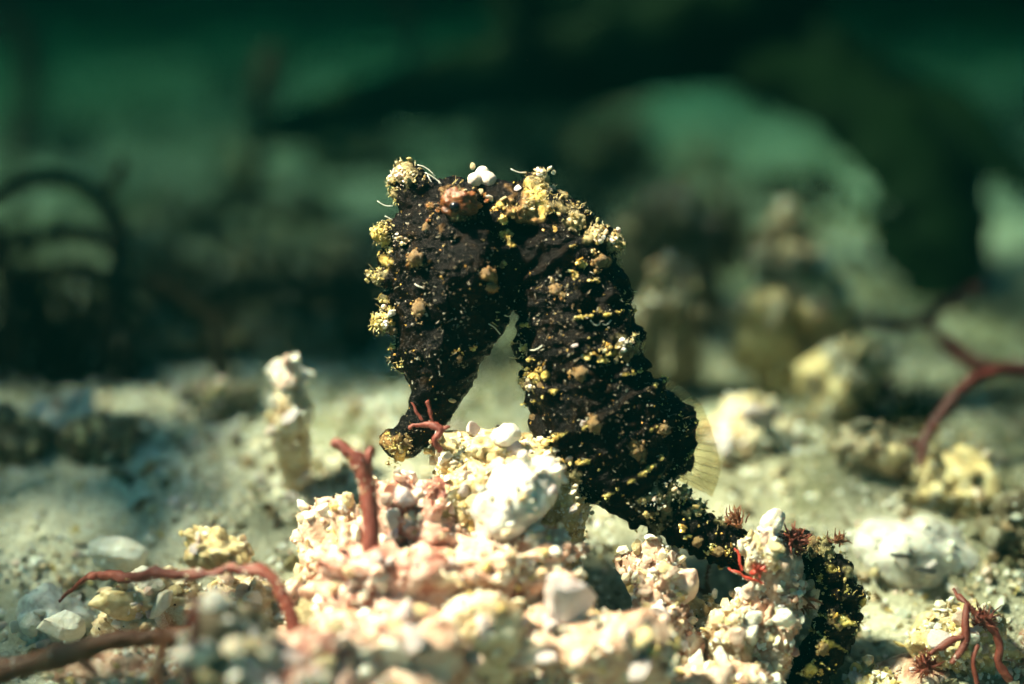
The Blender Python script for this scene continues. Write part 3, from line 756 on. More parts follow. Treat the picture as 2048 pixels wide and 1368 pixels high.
FILM_SPOTS = [(800, 350, 34, 1, 0), (780, 385, 18, 1, 0), (765, 470, 24, 1, 1), (770, 520, 18, 1, 1), (758, 556, 18, 1, 0), (770, 600, 14, .8, 1), (765, 645, 26, 1, 1), (785, 690, 14, .7, 0), (1080, 370, 40, 1, 0), (1055, 405, 44, 1, 2), (1110, 410, 34, .9, 0), (1155, 440, 28, .8, 0), (1195, 465, 28, .9, 0), (1232, 490, 26, 1, 0), (1212, 525, 18, 1, 2),
              (1000, 410, 10, 1, 1), (1004, 440, 11, 1, 1), (1012, 468, 12, 1, 1), (1024, 488, 10, 1, 1), (1165, 530, 11, 1, 1), (1150, 550, 10, 1, 1), (1112, 580, 14, .9, 2), (1250, 695, 26, 1, 0), (1225, 705, 12, 1, 1), (1200, 718, 12, 1, 1), (1178, 716, 10, 1, 1), (1160, 745, 14, .8, 2), (1090, 750, 12, 1, 1), (1068, 754, 12, 1, 1), (1046, 768, 18, 1, 0), (1048, 700, 12, .8, 0), (1060, 840, 14, .7, 2),
              (828, 520, 18, .9, 2), (842, 616, 18, .9, 2), (976, 545, 16, .9, 2), (985, 580, 14, .9, 2), (915, 408, 46, .7, 2), (860, 420, 18, .6, 2), (1275, 902, 18, .9, 2), (1325, 860, 18, .8, 2), (1190, 848, 16, .8, 0), (1340, 990, 46, .9, 0), (1395, 1015, 30, .9, 0), (1290, 1010, 30, .7, 0), (1440, 1040, 22, .7, 0), (1310, 1060, 20, .7, 0), (1650, 1095, 40, .8, 0), (1705, 1150, 30, .8, 0), (1725, 1210, 20, .7, 1), (1660, 1140, 22, .8, 1), (1680, 1245, 20, .9, 1), (1655, 1290, 20, .9, 1), (1620, 1340, 20, .7, 1), (790, 885, 26, 1, 2), (805, 905, 20, .9, 1), (1150, 960, 22, .7, 0), (1130, 925, 14, .8, 1)]
film = np.zeros(nv); tint = np.zeros(nv); wsum = np.full(nv, 1e-6)
for (px, py, r, a, t_) in FILM_SPOTS:
    w_ = a * np.exp(-((vx - px) ** 2 + (vy - py) ** 2) / (r * r))
    film = np.maximum(film, w_); tint += w_ * w_ * t_ / 2; wsum += w_ * w_
tint /= wsum
def along(path):
    """Length along the centre line of PATH and distance to it for every skin vertex."""
    Q_ = catmull(path, 14)
    P_ = np.array([W(*q_[:3]) for q_ in Q_])
    s_ = np.concatenate([[0], np.cumsum(np.linalg.norm(np.diff(P_, axis=0), axis=1))])
    dd_ = ((co2 ** 2).sum(1)[:, None] + (P_ ** 2).sum(1)[None] - 2 * co2 @ P_.T)
    # continuous position: shift the nearest point by the offset along the tangent
    i_ = dd_.argmin(1)
    T_ = np.gradient(P_, axis=0); T_ /= np.linalg.norm(T_, axis=1)[:, None]
    return s_[i_] + ((co2 - P_[i_]) * T_[i_]).sum(1), np.sqrt(np.maximum(dd_.min(1), 0))
sA, dA = along(trunk[2:])
sT, dT = along(tail)
_, dH = along(head)
on_trunk = (dA < dH) & (sA > 0.05) & (sA < 2.6) & (vx > 1030)
on_tail = (dT < dA) & (sT > 0.3)
sR = np.where(on_tail, sT / 0.23, sA / 0.33) + 0.12 * vnoise(co2, 0.5, 411)
crest = np.exp(-(((sR % 1.0) - 0.5) / 0.13) ** 2) * (on_trunk | on_tail)
co2 = co2 + nor * ((crest - 0.25 * (on_trunk | on_tail)) * np.where(on_tail, 0.024, 0.030))[:, None]
brk = np.clip((vnoise(co2, 0.24, 413) + 0.9 * vnoise(co2, 0.055, 414) - 0.42) * 3, 0, 1)
line = crest ** 4 * brk
tint = np.where(line > film, 0.45, tint)
film = np.maximum(film, line * 0.95)
film = np.clip((film + 0.42 * fbm(co2, 0.11, 3, 401) - 0.48) * 3.2, 0, 1)
co2 = co2 + nor * (film * (0.022 + 0.022 * vnoise(co2, 0.05, 402)))[:, None]
# gill hollow behind the golden ridge, and the pits below ring edges
front = (nor @ FWD) < 0.2
for (px, py, r, dp) in ((1053, 458, 26, 0.16), (1040, 466, 16, 0.06), (1205, 560, 22, 0.05), (1215, 745, 26, 0.05), (1120, 775, 26, 0.05), (870, 660, 26, 0.04)):
    co2 = co2 - nor * (front * dp * np.exp(-((vx - px) ** 2 + (vy - py) ** 2) / (r * r)))[:, None]
at = me.attributes.new('film', 'FLOAT_COLOR', 'POINT')
at.data.foreach_set('color', np.stack([film, tint, film * 0, film * 0 + 1], 1).astype(np.float32).ravel())
me.vertices.foreach_set('co', co2.astype(np.float32).ravel())
me.polygons.foreach_set('use_smooth', np.ones(len(me.polygons), bool))
me.update()
me.materials.clear()
me.name = 'body'
horse = bpy.data.objects.new('seahorse', None)
COL.objects.link(horse)
horse.location = W(1250, 980, 0)
tag(horse, 'black seahorse crusted with golden specks, head down and tail coiled round rubble', 'seahorse')
H0 = np.array(horse.location)
def hput(name, me_, mat):
    """A part of the seahorse whose mesh is given in world coordinates."""
    o = put(name, me_, mat, horse)
    o.matrix_parent_inverse = Matrix.Translation(-horse.location)
    return o
body = hput('body', me, M['skin'])
tree = BVHTree.FromObject(body, bpy.context.evaluated_depsgraph_get()) if False else None
me.calc_loop_triangles()
tri = np.empty(len(me.loop_triangles) * 3, np.int32); me.loop_triangles.foreach_get('vertices', tri)
tree = BVHTree.FromPolygons([Vector(c) for c in co2], tri.reshape(-1, 3).tolist())
def hit(px, py):
    dr = Vector(W(px, py) - CAM).normalized()
    loc, nrm, idx, dist = tree.ray_cast(Vector(CAM), dr)
    return (np.array(loc), np.array(nrm)) if loc is not None else (None, None)

def on_skin(px, py, reach=0.12):
    loc, nrm = hit(px, py)
    if loc is None:
        l2, n2, i2, d2 = tree.find_nearest(Vector(W(px, py)), reach)
        if l2 is None:
            return None, None
        loc, nrm = np.array(l2), np.array(n2)
    return loc, nrm

def attach(o):
    o.parent = horse
    o.matrix_parent_inverse = Matrix.Translation(-horse.location)
    return o

def patch(name, spots, mat, size, lift=0.05, dens=0.65):
    """Growth: clots of crumbs in patches seen at (px, py, radius px, count)."""
    P, S = [], []
    for (px, py, r, cnt) in spots:
        for c in range(max(2, int(cnt * dens / 9))):
            a, q = rng.uniform(0, 6.283), r * rng.random() ** 0.6
            cx, cy = px + q * math.cos(a), py + q * math.sin(a)
            up_ = rng.uniform(-0.01, lift) * rng.random()
            cr = r * rng.uniform(0.08, 0.35)
            for k in range(int(rng.integers(4, 26))):
                loc, nrm = on_skin(cx + rng.normal(0, cr), cy + rng.normal(0, cr))
                if loc is None:
                    continue
                P.append(loc + nrm * (up_ + rng.normal(0, 0.010))); S.append(size * (0.15 + 0.3 * rng.random() + 1.1 * rng.random() ** 5))
    return attach(grains(name, np.array(P), np.array(S), M[mat]))

def fuzz(name, spots, mat, length):
    """Short fine filaments of turf standing off the skin."""
    out = []
    for (px, py, r, cnt) in spots:
        for k in range(cnt):
            a, q = rng.uniform(0, 6.283), r * rng.random() ** 0.6
            loc, nrm = on_skin(px + q * math.cos(a), py + q * math.sin(a))
            if loc is None:
                continue
            d1 = nrm + rng.normal(0, 0.6, 3); d2 = d1 + rng.normal(0, 0.9, 3)
            L = length * rng.uniform(0.3, 1.3) * 0.5
            d1 /= np.linalg.norm(d1); d2 /= np.linalg.norm(d2)
            pts = np.array([loc - nrm * 0.01, loc + d1 * L * 0.5, loc + d1 * L, loc + d1 * L + d2 * L * 0.6, loc + d1 * L + d2 * L])
            rr = np.array([1, 1, 0.9, 0.7, 0.4]) * rng.uniform(0.003, 0.008)
            out.append(tube_arrays(pts, rr, rr, 4, ref=np.array([0.31, 0.83, 0.46])))
    o = attach(put(name, new_mesh(name, *merge(out)), M[mat]))
    o['kind'] = 'stuff'
    return o
EDGE = [(805, 345, 40, 60), (765, 470, 26, 40), (752, 550, 20, 26), (762, 645, 26, 36), (1080, 360, 36, 60), (1110, 405, 30, 40), (1155, 435, 28, 40), (1195, 465, 28, 40), (1235, 490, 24, 40), (1258, 600, 20, 24), (1280, 690, 24, 36), (1045, 765, 20, 26), (1340, 980, 50, 90), (1420, 1030, 40, 60), (1650, 1095, 50, 90), (1725, 1180, 30, 60), (1725, 1260, 24, 40), (1610, 1240, 24, 30), (1280, 1060, 30, 40), (780, 885, 24, 30), (1370, 850, 24, 30), (1040, 700, 20, 24), (790, 720, 20, 24), (915, 385, 40, 40), (1000, 640, 18, 20)]
fuzz('turf_filaments', [(a, b, r, n_ // 2 if b < 960 else n_ // 4) for a, b, r, n_ in EDGE], 'fuzz', 0.065)
fuzz('skin_filaments', [(900, 520, 130, 120), (1150, 640, 110, 120), (1220, 850, 130, 120), (890, 680, 80, 60)], 'silt', 0.05)
patch('algal_film', [(a_, b_, c_, int(d_ * 0.6)) for a_, b_, c_, d_ in [(805, 350, 38, 130), (835, 340, 24, 50), (790, 385, 22, 40), (765, 470, 26, 80), (775, 500, 18, 40), (752, 550, 18, 40), (768, 590, 14, 20), (765, 645, 24, 70), (1080, 365, 38, 130), (1050, 395, 40, 120), (1105, 410, 28, 70), (1150, 435, 26, 60), (1190, 462, 26, 60), (1228, 490, 26, 80), (1245, 515, 14, 30),
                     (1245, 690, 30, 80), (1050, 765, 22, 60), (1150, 960, 22, 60), (1340, 985, 44, 110), (1390, 1010, 34, 60), (1290, 1010, 30, 40), (1440, 1035, 24, 60), (1300, 1050, 24, 40), (1650, 1095, 40, 60), (1700, 1150, 26, 30), (1725, 1200, 18, 40), (1715, 1260, 20, 40), (790, 880, 26, 60), (800, 905, 22, 40), (1370, 970, 20, 40)]], 'fuzz', 0.024, 0.08)
patch('pale_grains', [(795, 365, 22, 34), (800, 345, 14, 20), (785, 625, 18, 40), (762, 645, 14, 16), (815, 485, 14, 16), (1085, 345, 14, 16), (1100, 395, 20, 16), (1340, 985, 40, 60), (1270, 995, 16, 18), (1185, 470, 20, 14), (1225, 480, 14, 12), (1390, 1010, 26, 30), (1245, 685, 16, 14), (1065, 765, 16, 14)], 'cream', 0.030, 0.10)
patch('yellow_crust', [(1010, 430, 20, 60), (1022, 460, 16, 40), (1000, 410, 12, 20), (770, 640, 18, 40), (1020, 480, 12, 20), (1165, 525, 14, 22), (1150, 548, 12, 14), (1195, 712, 26, 40), (1225, 700, 16, 20), (1085, 750, 24, 40), (1060, 745, 12, 16), (1135, 928, 14, 16), (1150, 925, 10, 8), (1105, 880, 8, 5), (1005, 525, 8, 6), (918, 700, 12, 10), (945, 698, 8, 6), (1660, 1140, 24, 30), (1640, 1170, 16, 16), (1680, 1240, 22, 26), (1660, 1285, 20, 20), (1430, 1095, 20, 18), (1455, 1100, 14, 14), (1370, 1060, 14, 10), (1620, 1340, 22, 16), (1110, 450, 10, 10), (1100, 425, 10, 8)], 'gold', 0.022, 0.03)
M['film'] = mat_grains('lit_yellow_film', [(0.70, 0.54, 0.15), (0.58, 0.44, 0.11), (0.78, 0.66, 0.30), (0.46, 0.33, 0.09)], 0.45, 0.3)
LEFT = [(785, 375, 12, 24), (783, 400, 10, 14), (763, 468, 18, 70), (772, 500, 14, 30), (752, 552, 14, 40), (772, 600, 10, 20), (763, 640, 22, 90), (775, 620, 14, 40), (782, 690, 10, 20), (800, 740, 10, 16), (1044, 765, 14, 40), (1046, 700, 10, 20), (790, 885, 18, 40)]  # left edge growth, with the light from the left put into its yellow
patch('lit_yellow_film', LEFT, 'film', 0.020, 0.05)
fuzz('lit_yellow_filaments', [(a, b, r + 4, n_ // 3) for a, b, r, n_ in LEFT], 'film', 0.05)
patch('golden_ridge', [(1003, 415, 9, 40), (1006, 440, 9, 50), (1012, 462, 10, 50), (1022, 482, 9, 30), (1165, 528, 10, 40), (1150, 547, 9, 30), (1175, 712, 9, 26), (1195, 718, 9, 36), (1215, 710, 9, 36), (1232, 696, 9, 26), (1070, 752, 9, 40), (1090, 750, 8, 30), (1060, 742, 7, 20), (915, 698, 8, 16), (945, 698, 6, 12), (1455, 1098, 8, 20), (1100, 880, 6, 12), (1660, 1140, 14, 50), (1640, 1165, 10, 30), (1680, 1240, 14, 50), (1655, 1290, 12, 40), (1600, 1350, 12, 40), (1430, 1095, 12, 30), (1375, 1070, 10, 30), (1700, 1185, 10, 30), (1625, 1325, 10, 30)], 'film', 0.018, 0.04)
k = rng.choice(np.flatnonzero((line > 0.2) & front), 700)
attach(grains('ring_crust', co2[k] + rng.normal(0, 0.006, (700, 3)), 0.004 + 0.016 * rng.random(700) ** 2.5, M['film']))
# scattered specks over the whole skin
k = rng.choice(nv, 3600, replace=False)
o = grains('golden_flecks', co2[k[:1000]], 0.004 + 0.016 * rng.random(1000) ** 4, M['gold']); o.parent = horse; o.matrix_parent_inverse = Matrix.Translation(-horse.location)
o = grains('silt_flecks', co2[k[1000:]], 0.004 + 0.018 * rng.random(2600) ** 4, M['silt']); o.parent = horse; o.matrix_parent_inverse = Matrix.Translation(-horse.location)
# warts
WART = []
for k in range(4):
    V, F = ICO[3]
    WART.append(new_mesh('wart', V * (1 + 0.34 * fbm(V, 0.8, 4, 300 + k, 0.7)[:, None]), F))
for k, (px, py, r) in enumerate(((828, 520, 20), (840, 617, 20), (975, 545, 15), (982, 577, 13), (1005, 530, 11), (1198, 522, 21), (1112, 582, 17), (1160, 745, 18), (1255, 712, 16), (1190, 848, 17), (1275, 902, 19), (1326, 858, 17), (918, 716, 10), (1056, 768, 16), (1022, 648, 9), (850, 455, 12), (1080, 770, 9), (785, 660, 16), (1435, 1105, 14), (1395, 1085, 13), (1670, 1245, 20), (1645, 1300, 18), (1625, 1085, 20), (815, 885, 12), (1330, 1015, 18), (1065, 835, 12))):
    loc, nrm = hit(px, py)
    if loc is None:
        continue
    o = hput('wart', WART[k % 4], M['wart'])
    s = r / 200 * 0.8
    o.location = loc - nrm * s * 0.3
    o.scale = (s, s * 0.8, s * rng.uniform(0.8, 1.1))
    o.rotation_euler = (0, rng.uniform(0, 6), 0)
patch('wart_crust', [(828, 520, 20, 60), (840, 617, 20, 60), (975, 545, 15, 40), (1198, 522, 24, 70), (1112, 582, 18, 50), (1160, 745, 18, 50), (1255, 712, 20, 50), (1190, 848, 18, 50), (1275, 902, 20, 50), (1326, 858, 18, 50), (1670, 1245, 22, 60), (1645, 1300, 20, 50), (1625, 1085, 26, 70), (815, 885, 16, 30), (1330, 1015, 24, 60)], 'ochre', 0.02, 0.05)
BEAD = new_mesh('bead', ICO[3][0] * (1 + 0.12 * fbm(ICO[3][0], 0.8, 3, 77)[:, None]), ICO[3][1])
BEAD.materials.append(M['shell'])
# single pale grains stuck on
for px, py, s, mat in ((950, 362, 0.072, 'shell'), (977, 364, 0.085, 'shell'), (965, 346, 0.07, 'shell'), (945, 333, 0.04, 'buff_shell'), (980, 399, 0.045, 'shell'), (1077, 341, 0.035, 'shell'), (1035, 378, 0.05, 'lilac'), (1168, 848, 0.04, 'lilac'), (1108, 562, 0.04, 'buff_shell'), (1008, 398, 0.04, 'buff_shell'), (960, 384, 0.05, 'buff_shell'), (1236, 462, 0.04, 'shell'), (785, 628, 0.06, 'shell'), (1150, 690, 0.04, 'lilac'), (905, 800, 0.04, 'buff_shell'), (812, 482, 0.05, 'buff_shell'), (1530, 1060, 0.09, 'rose_shell')):
    loc, nrm = hit(px, py)
    o = bpy.data.objects.new('stuck_grain', BEAD if mat == 'shell' and s > 0.06 else shell_mesh(mat)); COL.objects.link(o); o.parent = horse
    o.matrix_parent_inverse = Matrix.Translation(-horse.location)
    o.location = W(px, py, -0.05) if loc is None else loc + nrm * s * 0.3
    o.scale = (s, s, s); o.rotation_euler = tuple(rng.uniform(0, 6, 3))
# eye
loc, nrm = hit(914, 410)
V, F = ICO[4]
v = V * (1 + 0.30 * fbm(V, 0.45, 4, 41, 0.65)[:, None]) * np.array([0.19, 0.085, 0.13]) + loc + np.array([0.01, 0.065, 0.0])
eye = hput('eye', new_mesh('eye', v, F), M['orange'])
v = ICO[3][0] * np.array([0.056, 0.05, 0.05]) + loc + np.array([-0.02, -0.06, -0.005])
p = put('pupil', new_mesh('pupil', v, ICO[3][1]), M['pupil'], eye)
M['orange_crumb'] = mat_grains('orange_crumbs', [(0.30, 0.10, 0.025), (0.20, 0.06, 0.015), (0.42, 0.20, 0.06), (0.08, 0.03, 0.01), (0.5, 0.34, 0.14)], 0.35, 0.2)
patch('eye_rim', [(895, 425, 18, 40), (925, 432, 14, 30), (945, 415, 16, 40), (935, 390, 16, 40), (900, 388, 14, 24), (965, 400, 10, 16), (860, 410, 10, 20), (858, 440, 9, 16)], 'orange_crumb', 0.018, 0.05)
# dorsal fin
base = catmull([(1300, 800, 0.1), (1345, 822, 0.15), (1368, 865, 0.18), (1374, 915, 0.18), (1360, 962, 0.15)], 12)
edge = catmull([(1336, 756, 0.25), (1394, 800, 0.35), (1424, 866, 0.4), (1440, 935, 0.4), (1424, 994, 0.35)], 12)
nb = len(base)
GRID = []
for i in range(nb):
    for t in np.linspace(-0.15, 1, 10):
        q = base[i] * (1 - t) + edge[i] * t
        GRID.append(W(q[0], q[1], q[2] + 0.015 * math.sin(i * 1.9) + 0.05 * math.sin(t * 3 + i * 0.2)))
Fq = np.array([(i * 10 + j, i * 10 + j + 1, (i + 1) * 10 + j + 1, (i + 1) * 10 + j) for i in range(nb - 1) for j in range(9)])
fin = hput('dorsal_fin', new_mesh('dorsal_fin', np.array(GRID), Fq), M['fin'])
sm = fin.modifiers.new('thickness', 'SOLIDIFY'); sm.thickness = 0.008
rays = []
for i in range(1, nb - 1, 3):
    pts = np.array([GRID[i * 10 + j] for j in range(10)]) - FWD * 0.006
    r = np.linspace(0.005, 0.002, 10) * rng.uniform(0.6, 1.3)
    rays.append(tube_arrays(pts, r, r, 6, ref=np.array([0.3, 0.9, 0.3])))
o = put('fin_rays', new_mesh('fin_rays', *merge(rays)), M['fin_ray'], fin)
o['kind'] = 'stuff'
# slimy threads between coronet and brow
th = []
for a, b, sag in (((850, 345), (892, 378), -4), ((855, 350), (880, 382), 5), ((862, 380), (895, 376), 3), ((878, 362), (880, 384), 0), ((835, 330), (870, 352), -5), ((755, 402), (785, 412), 4), ((1022, 338), (1052, 345), 3), ((770, 432), (785, 440), 0), ((1180, 640), (1200, 648), 6), ((1205, 648), (1222, 640), 5), ((830, 568), (848, 575), 2), ((978, 648), (1000, 668), -3), ((1060, 700), (1085, 690), 4)):
    pts = np.array([W(a[0] + (b[0] - a[0]) * t, a[1] + (b[1] - a[1]) * t + sag * math.sin(t * 3.14), -0.42 if a[1] > 500 else -0.08) for t in np.linspace(0, 1, 7)])
    if a[1] > 500:
        pts = np.array([(hit(a[0] + (b[0] - a[0]) * t, a[1] + (b[1] - a[1]) * t + sag * math.sin(t * 3.14))[0] if hit(a[0] + (b[0] - a[0]) * t, a[1] + (b[1] - a[1]) * t + sag * math.sin(t * 3.14))[0] is not None else pts[i]) for i, t in enumerate(np.linspace(0, 1, 7))]) - FWD * 0.015
    th.append(tube_arrays(pts, np.full(7, 0.007), np.full(7, 0.007), 5, ref=np.array([0.2, 0.9, 0.35])))
o = hput('slime_threads', new_mesh('slime_threads', *merge(th)), M['thread']); o['kind'] = 'stuff'

# ------------------------------------------------------------------ weeds
def stem(P, seg=12, per=8, seed=0, amp=0.12):
    """P rows: px, py, dd, radius px."""
    Q = [(a, b, c, r, r) for a, b, c, r in P]
    V, F = sweep(Q, 16, 14)
    return V, F

def weed(name, label, cat, stems, mat, group=None, bump=0.026):
    root = None
    for i, st in enumerate(stems):
        V, F = stem(st)
        base = W(*stems[0][-1][:3])
        nz = fbm(V, 0.16, 3, i + int(abs(st[0][0]))) + 0.8 * vnoise(V, 0.6, i)
        V = V + nz[:, None] * bump * np.array([0.5, 0.5, 1])
        if root is None:
            root = put(name, new_mesh(name, V - base, F), M[mat], None, base)
            tag(root, label, cat, group)
        else:
            put('branch', new_mesh('branch', V - base, F), M[mat], root)
    if group != 'dark weeds' and group != 'maroon weeds':
        me_ = root.data
        q = np.empty(len(me_.vertices) * 3, np.float32); me_.vertices.foreach_get('co', q); q = q.reshape(-1, 3)
        k = rng.integers(0, len(q), 220)
        k = k[vnoise(q[k], 0.25, 19) > rng.uniform(-0.4, 0.7, 220)]
        grains('silt_crumbs', q[k] + rng.normal(0, 0.004, (len(k), 3)), 0.005 + 0.016 * rng.random(len(k)) ** 3, M['cream'], root)
    return root

G_RED = 'red weed stalks in the foreground'
weed('red_weed', 'thick rust brown weed stalk entering from the lower left edge', 'seaweed', [[(-180, 1440, -1.0, 24), (-60, 1358, -1.15, 24), (40, 1335, -1.15, 24), (120, 1312, -1.15, 23), (220, 1285, -1.15, 21), (320, 1276, -1.15, 19), (420, 1272, -1.2, 16), (500, 1290, -1.25, 12)], [(150, 1300, -1.15, 9), (180, 1330, -1.25, 7), (200, 1350, -1.3, 4)]], 'rust', G_RED)
weed('red_weed', 'curved red weed stalk arching over to a hook at lower left', 'seaweed', [[(120, 1200, 0.2, 3), (165, 1162, 0.0, 5), (200, 1150, -0.2, 9), (270, 1152, -0.6, 11), (340, 1146, -0.9, 12), (420, 1148, -1.05, 10), (490, 1138, -1.1, 12), (545, 1160, -1.12, 13), (578, 1215, -1.15, 13), (586, 1290, -1.2, 11), (580, 1330, -1.2, 8)]], 'red', G_RED)
weed('red_weed', 'short upright red stalk with forked tip left of the rosy lump', 'seaweed', [[(664, 888, -0.95, 9), (690, 902, -0.95, 15), (716, 930, -0.95, 19), (732, 975, -0.95, 18), (740, 1030, -0.97, 17), (742, 1095, -1.0, 19), (745, 1130, -1.0, 16)], [(738, 905, -0.95, 5), (734, 920, -0.95, 10), (728, 960, -0.95, 12)]], 'red', G_RED)
weed('red_weed', 'thin brown stem close to the lens, left of the grey green lump', 'seaweed', [[(333, 1235, -2.3, 6), (326, 1290, -2.3, 10), (318, 1370, -2.3, 12), (312, 1620, -2.2, 12)]], 'rust', G_RED)
weed('red_weed', 'dark purplish stem close to the lens, touching the grey green lump', 'seaweed', [[(392, 1185, -2.4, 7), (388, 1250, -2.4, 13), (382, 1320, -2.3, 10), (368, 1620, -2.2, 9)]], 'maroon', G_RED)
weed('red_weed', 'dark red weed scrap in the gap between the front lumps', 'seaweed', [[(790, 1262, -1.15, 8), (822, 1252, -1.15, 18), (862, 1262, -1.15, 16), (890, 1275, -1.1, 8)], [(822, 1252, -1.15, 8), (832, 1235, -1.15, 5)]], 'rust', G_RED)
weed('red_weed', 'slender dark red stem left of the lilac shell chip', 'seaweed', [[(1098, 1175, -0.9, 6), (1085, 1205, -0.9, 9), (1070, 1245, -0.85, 11), (1060, 1280, -0.8, 8)]], 'rust', G_RED)
weed('red_weed', 'tiny red branching weed caught across the snout tip', 'seaweed', [[(815, 862, -0.28, 3.1), (838, 850, -0.32, 3.7), (862, 850, -0.36, 6.2), (880, 862, -0.38, 7.4), (868, 885, -0.38, 6.8), (880, 905, -0.36, 5.6)], [(855, 800, -0.36, 3.7), (862, 822, -0.36, 3.4), (868, 848, -0.36, 3.1)], [(822, 806, -0.3, 1.9), (832, 826, -0.32, 2.5), (842, 846, -0.33, 3.1)], [(880, 862, -0.38, 5.0), (900, 852, -0.36, 2.5)]], 'red', 'small red weeds')
weed('red_weed', 'scarlet weed sprig clinging to the pillar beside the tail', 'seaweed', [[(1458, 1134, -0.36, 3.0), (1474, 1137, -0.39, 4.2), (1490, 1146, -0.41, 4.4), (1506, 1152, -0.42, 4.2), (1530, 1166, -0.42, 2.0)], [(1470, 1096, -0.36, 2.2), (1477, 1112, -0.38, 3.0), (1480, 1128, -0.4, 3.0), (1484, 1142, -0.41, 3.0)], [(1500, 1150, -0.42, 3.5), (1512, 1143, -0.44, 4.5), (1524, 1140, -0.44, 4.0), (1532, 1130, -0.44, 2.0)]], 'bright_red', 'small red weeds')
weed('red_weed', 'thin rusty stem hanging in the gap under the tail', 'seaweed', [[(1418, 1130, 0.5, 4), (1412, 1165, 0.5, 5), (1420, 1195, 0.5, 6), (1430, 1222, 0.5, 5)], [(1385, 1172, 0.5, 4), (1405, 1176, 0.5, 5), (1420, 1198, 0.5, 5)]], 'rust', 'small red weeds')
weed('red_weed', 'thick red thread looped over the sandy lump in the corner', 'seaweed', [[(1932, 1214, -0.3, 6), (1930, 1250, -0.35, 8), (1928, 1290, -0.38, 8), (1905, 1320, -0.38, 5)], [(1915, 1195, -0.2, 4), (1940, 1212, -0.28, 7), (1975, 1250, -0.3, 7), (2000, 1290, -0.3, 8), (1995, 1330, -0.3, 8), (2020, 1365, -0.3, 6)], [(1928, 1270, -0.38, 6), (1890, 1290, -0.38, 6), (1860, 1310, -0.36, 5)], [(1955, 1290, -0.36, 5), (1945, 1330, -0.38, 5), (1960, 1372, -0.36, 5)], [(1905, 1182, -0.1, 3), (1918, 1202, -0.2, 4)]], 'red', 'small red weeds')

def tuft(label, px, py, dd, n_, length, mat, up=(0, -1), spread=0.8, thick=3, group='small red weeds', name='weed_tuft'):
    parts = []
    for k in range(int(n_ * 1.6)):
        a = math.atan2(up[1], up[0]) + rng.normal(0, spread)
        L = length * rng.uniform(0.5, 1.1)
        b = a + rng.normal(0, 0.5)
        x0, y0 = px + rng.normal(0, length * 0.2), py + rng.normal(0, length * 0.15)
        d0 = dd + rng.normal(0, 0.05)
        P = [(x0, y0, d0, thick), (x0 + L * 0.5 * math.cos(a), y0 + L * 0.5 * math.sin(a), d0 + rng.normal(0, 0.04), thick * 0.9),
             (x0 + L * 0.5 * (math.cos(a) + math.cos(b)), y0 + L * 0.5 * (math.sin(a) + math.sin(b)), d0 + rng.normal(0, 0.08), thick * 0.4)]
        parts.append(sweep([(p[0], p[1], p[2], p[3] * 0.7, p[3] * 0.7) for p in P], 6, 4))
    V, F = merge(parts)
    c = W(px, py, dd)
    o = put(name, new_mesh(name, V - c, F), M[mat], None, c)
    return tag(o, label, 'seaweed', group)
tuft('brown red comb like tuft growing on top of the tail', 1476, 1046, -0.15, 34, 30, 'rust', (-0.5, -1), 0.6, 2.4)
tuft('dark red fuzz on the tail bend right of the white oval chip', 1590, 1085, -0.25, 60, 34, 'red', (0.2, -1), 1.2, 3)
tuft('scarlet fuzzy knot beside the scarlet sprig on the pillar', 1516, 1140, -0.42, 16, 15, 'bright_red', (0.3, -1), 1.2, 2.6)
tuft('short brown tuft on the outer edge of the tail bend', 1672, 1085, -0.1, 14, 26, 'rust', (0.6, -1), 0.5, 2.5)
tuft('red fuzz at the base of the sandy lump in the corner', 1855, 1335, -0.3, 60, 32, 'red', (-0.2, -1), 1.2, 3)
tuft('red fuzz along the right flank of the sandy lump', 1965, 1245, -0.25, 40, 36, 'red', (0.5, -1), 1.0, 2.6)
tuft('rusty fuzz tuft on the shaded side of the pillar', 1600, 1190, -0.15, 26, 40, 'rust', (0.2, 1), 0.8, 4)

# maroon stalk at right
weed('maroon_weed', 'forked maroon weed stalk rising at the right edge', 'seaweed', [[(2110, 735, 2.6, 13), (2040, 745, 2.5, 13), (1985, 745, 2.4, 12), (1930, 770, 2.3, 12), (1885, 825, 2.2, 11), (1850, 880, 2.1, 11), (1838, 940, 2.0, 9)], [(1805, 884, 2.1, 5), (1830, 888, 2.1, 7), (1850, 880, 2.1, 8)]], 'maroon', 'maroon weeds')
weed('maroon_weed', 'darker maroon weed branch behind, forking left of the right edge', 'seaweed', [[(1960, 568, 4.6, 9), (1900, 605, 4.4, 12), (1845, 640, 4.2, 13), (1780, 648, 4.2, 13), (1725, 640, 4.4, 9)], [(1845, 640, 4.2, 11), (1900, 690, 4.0, 14), (1960, 735, 3.8, 14), (2060, 745, 3.6, 14), (2150, 800, 3.4, 14), (2230, 890, 3.3, 12)]], 'maroon', 'maroon weeds')
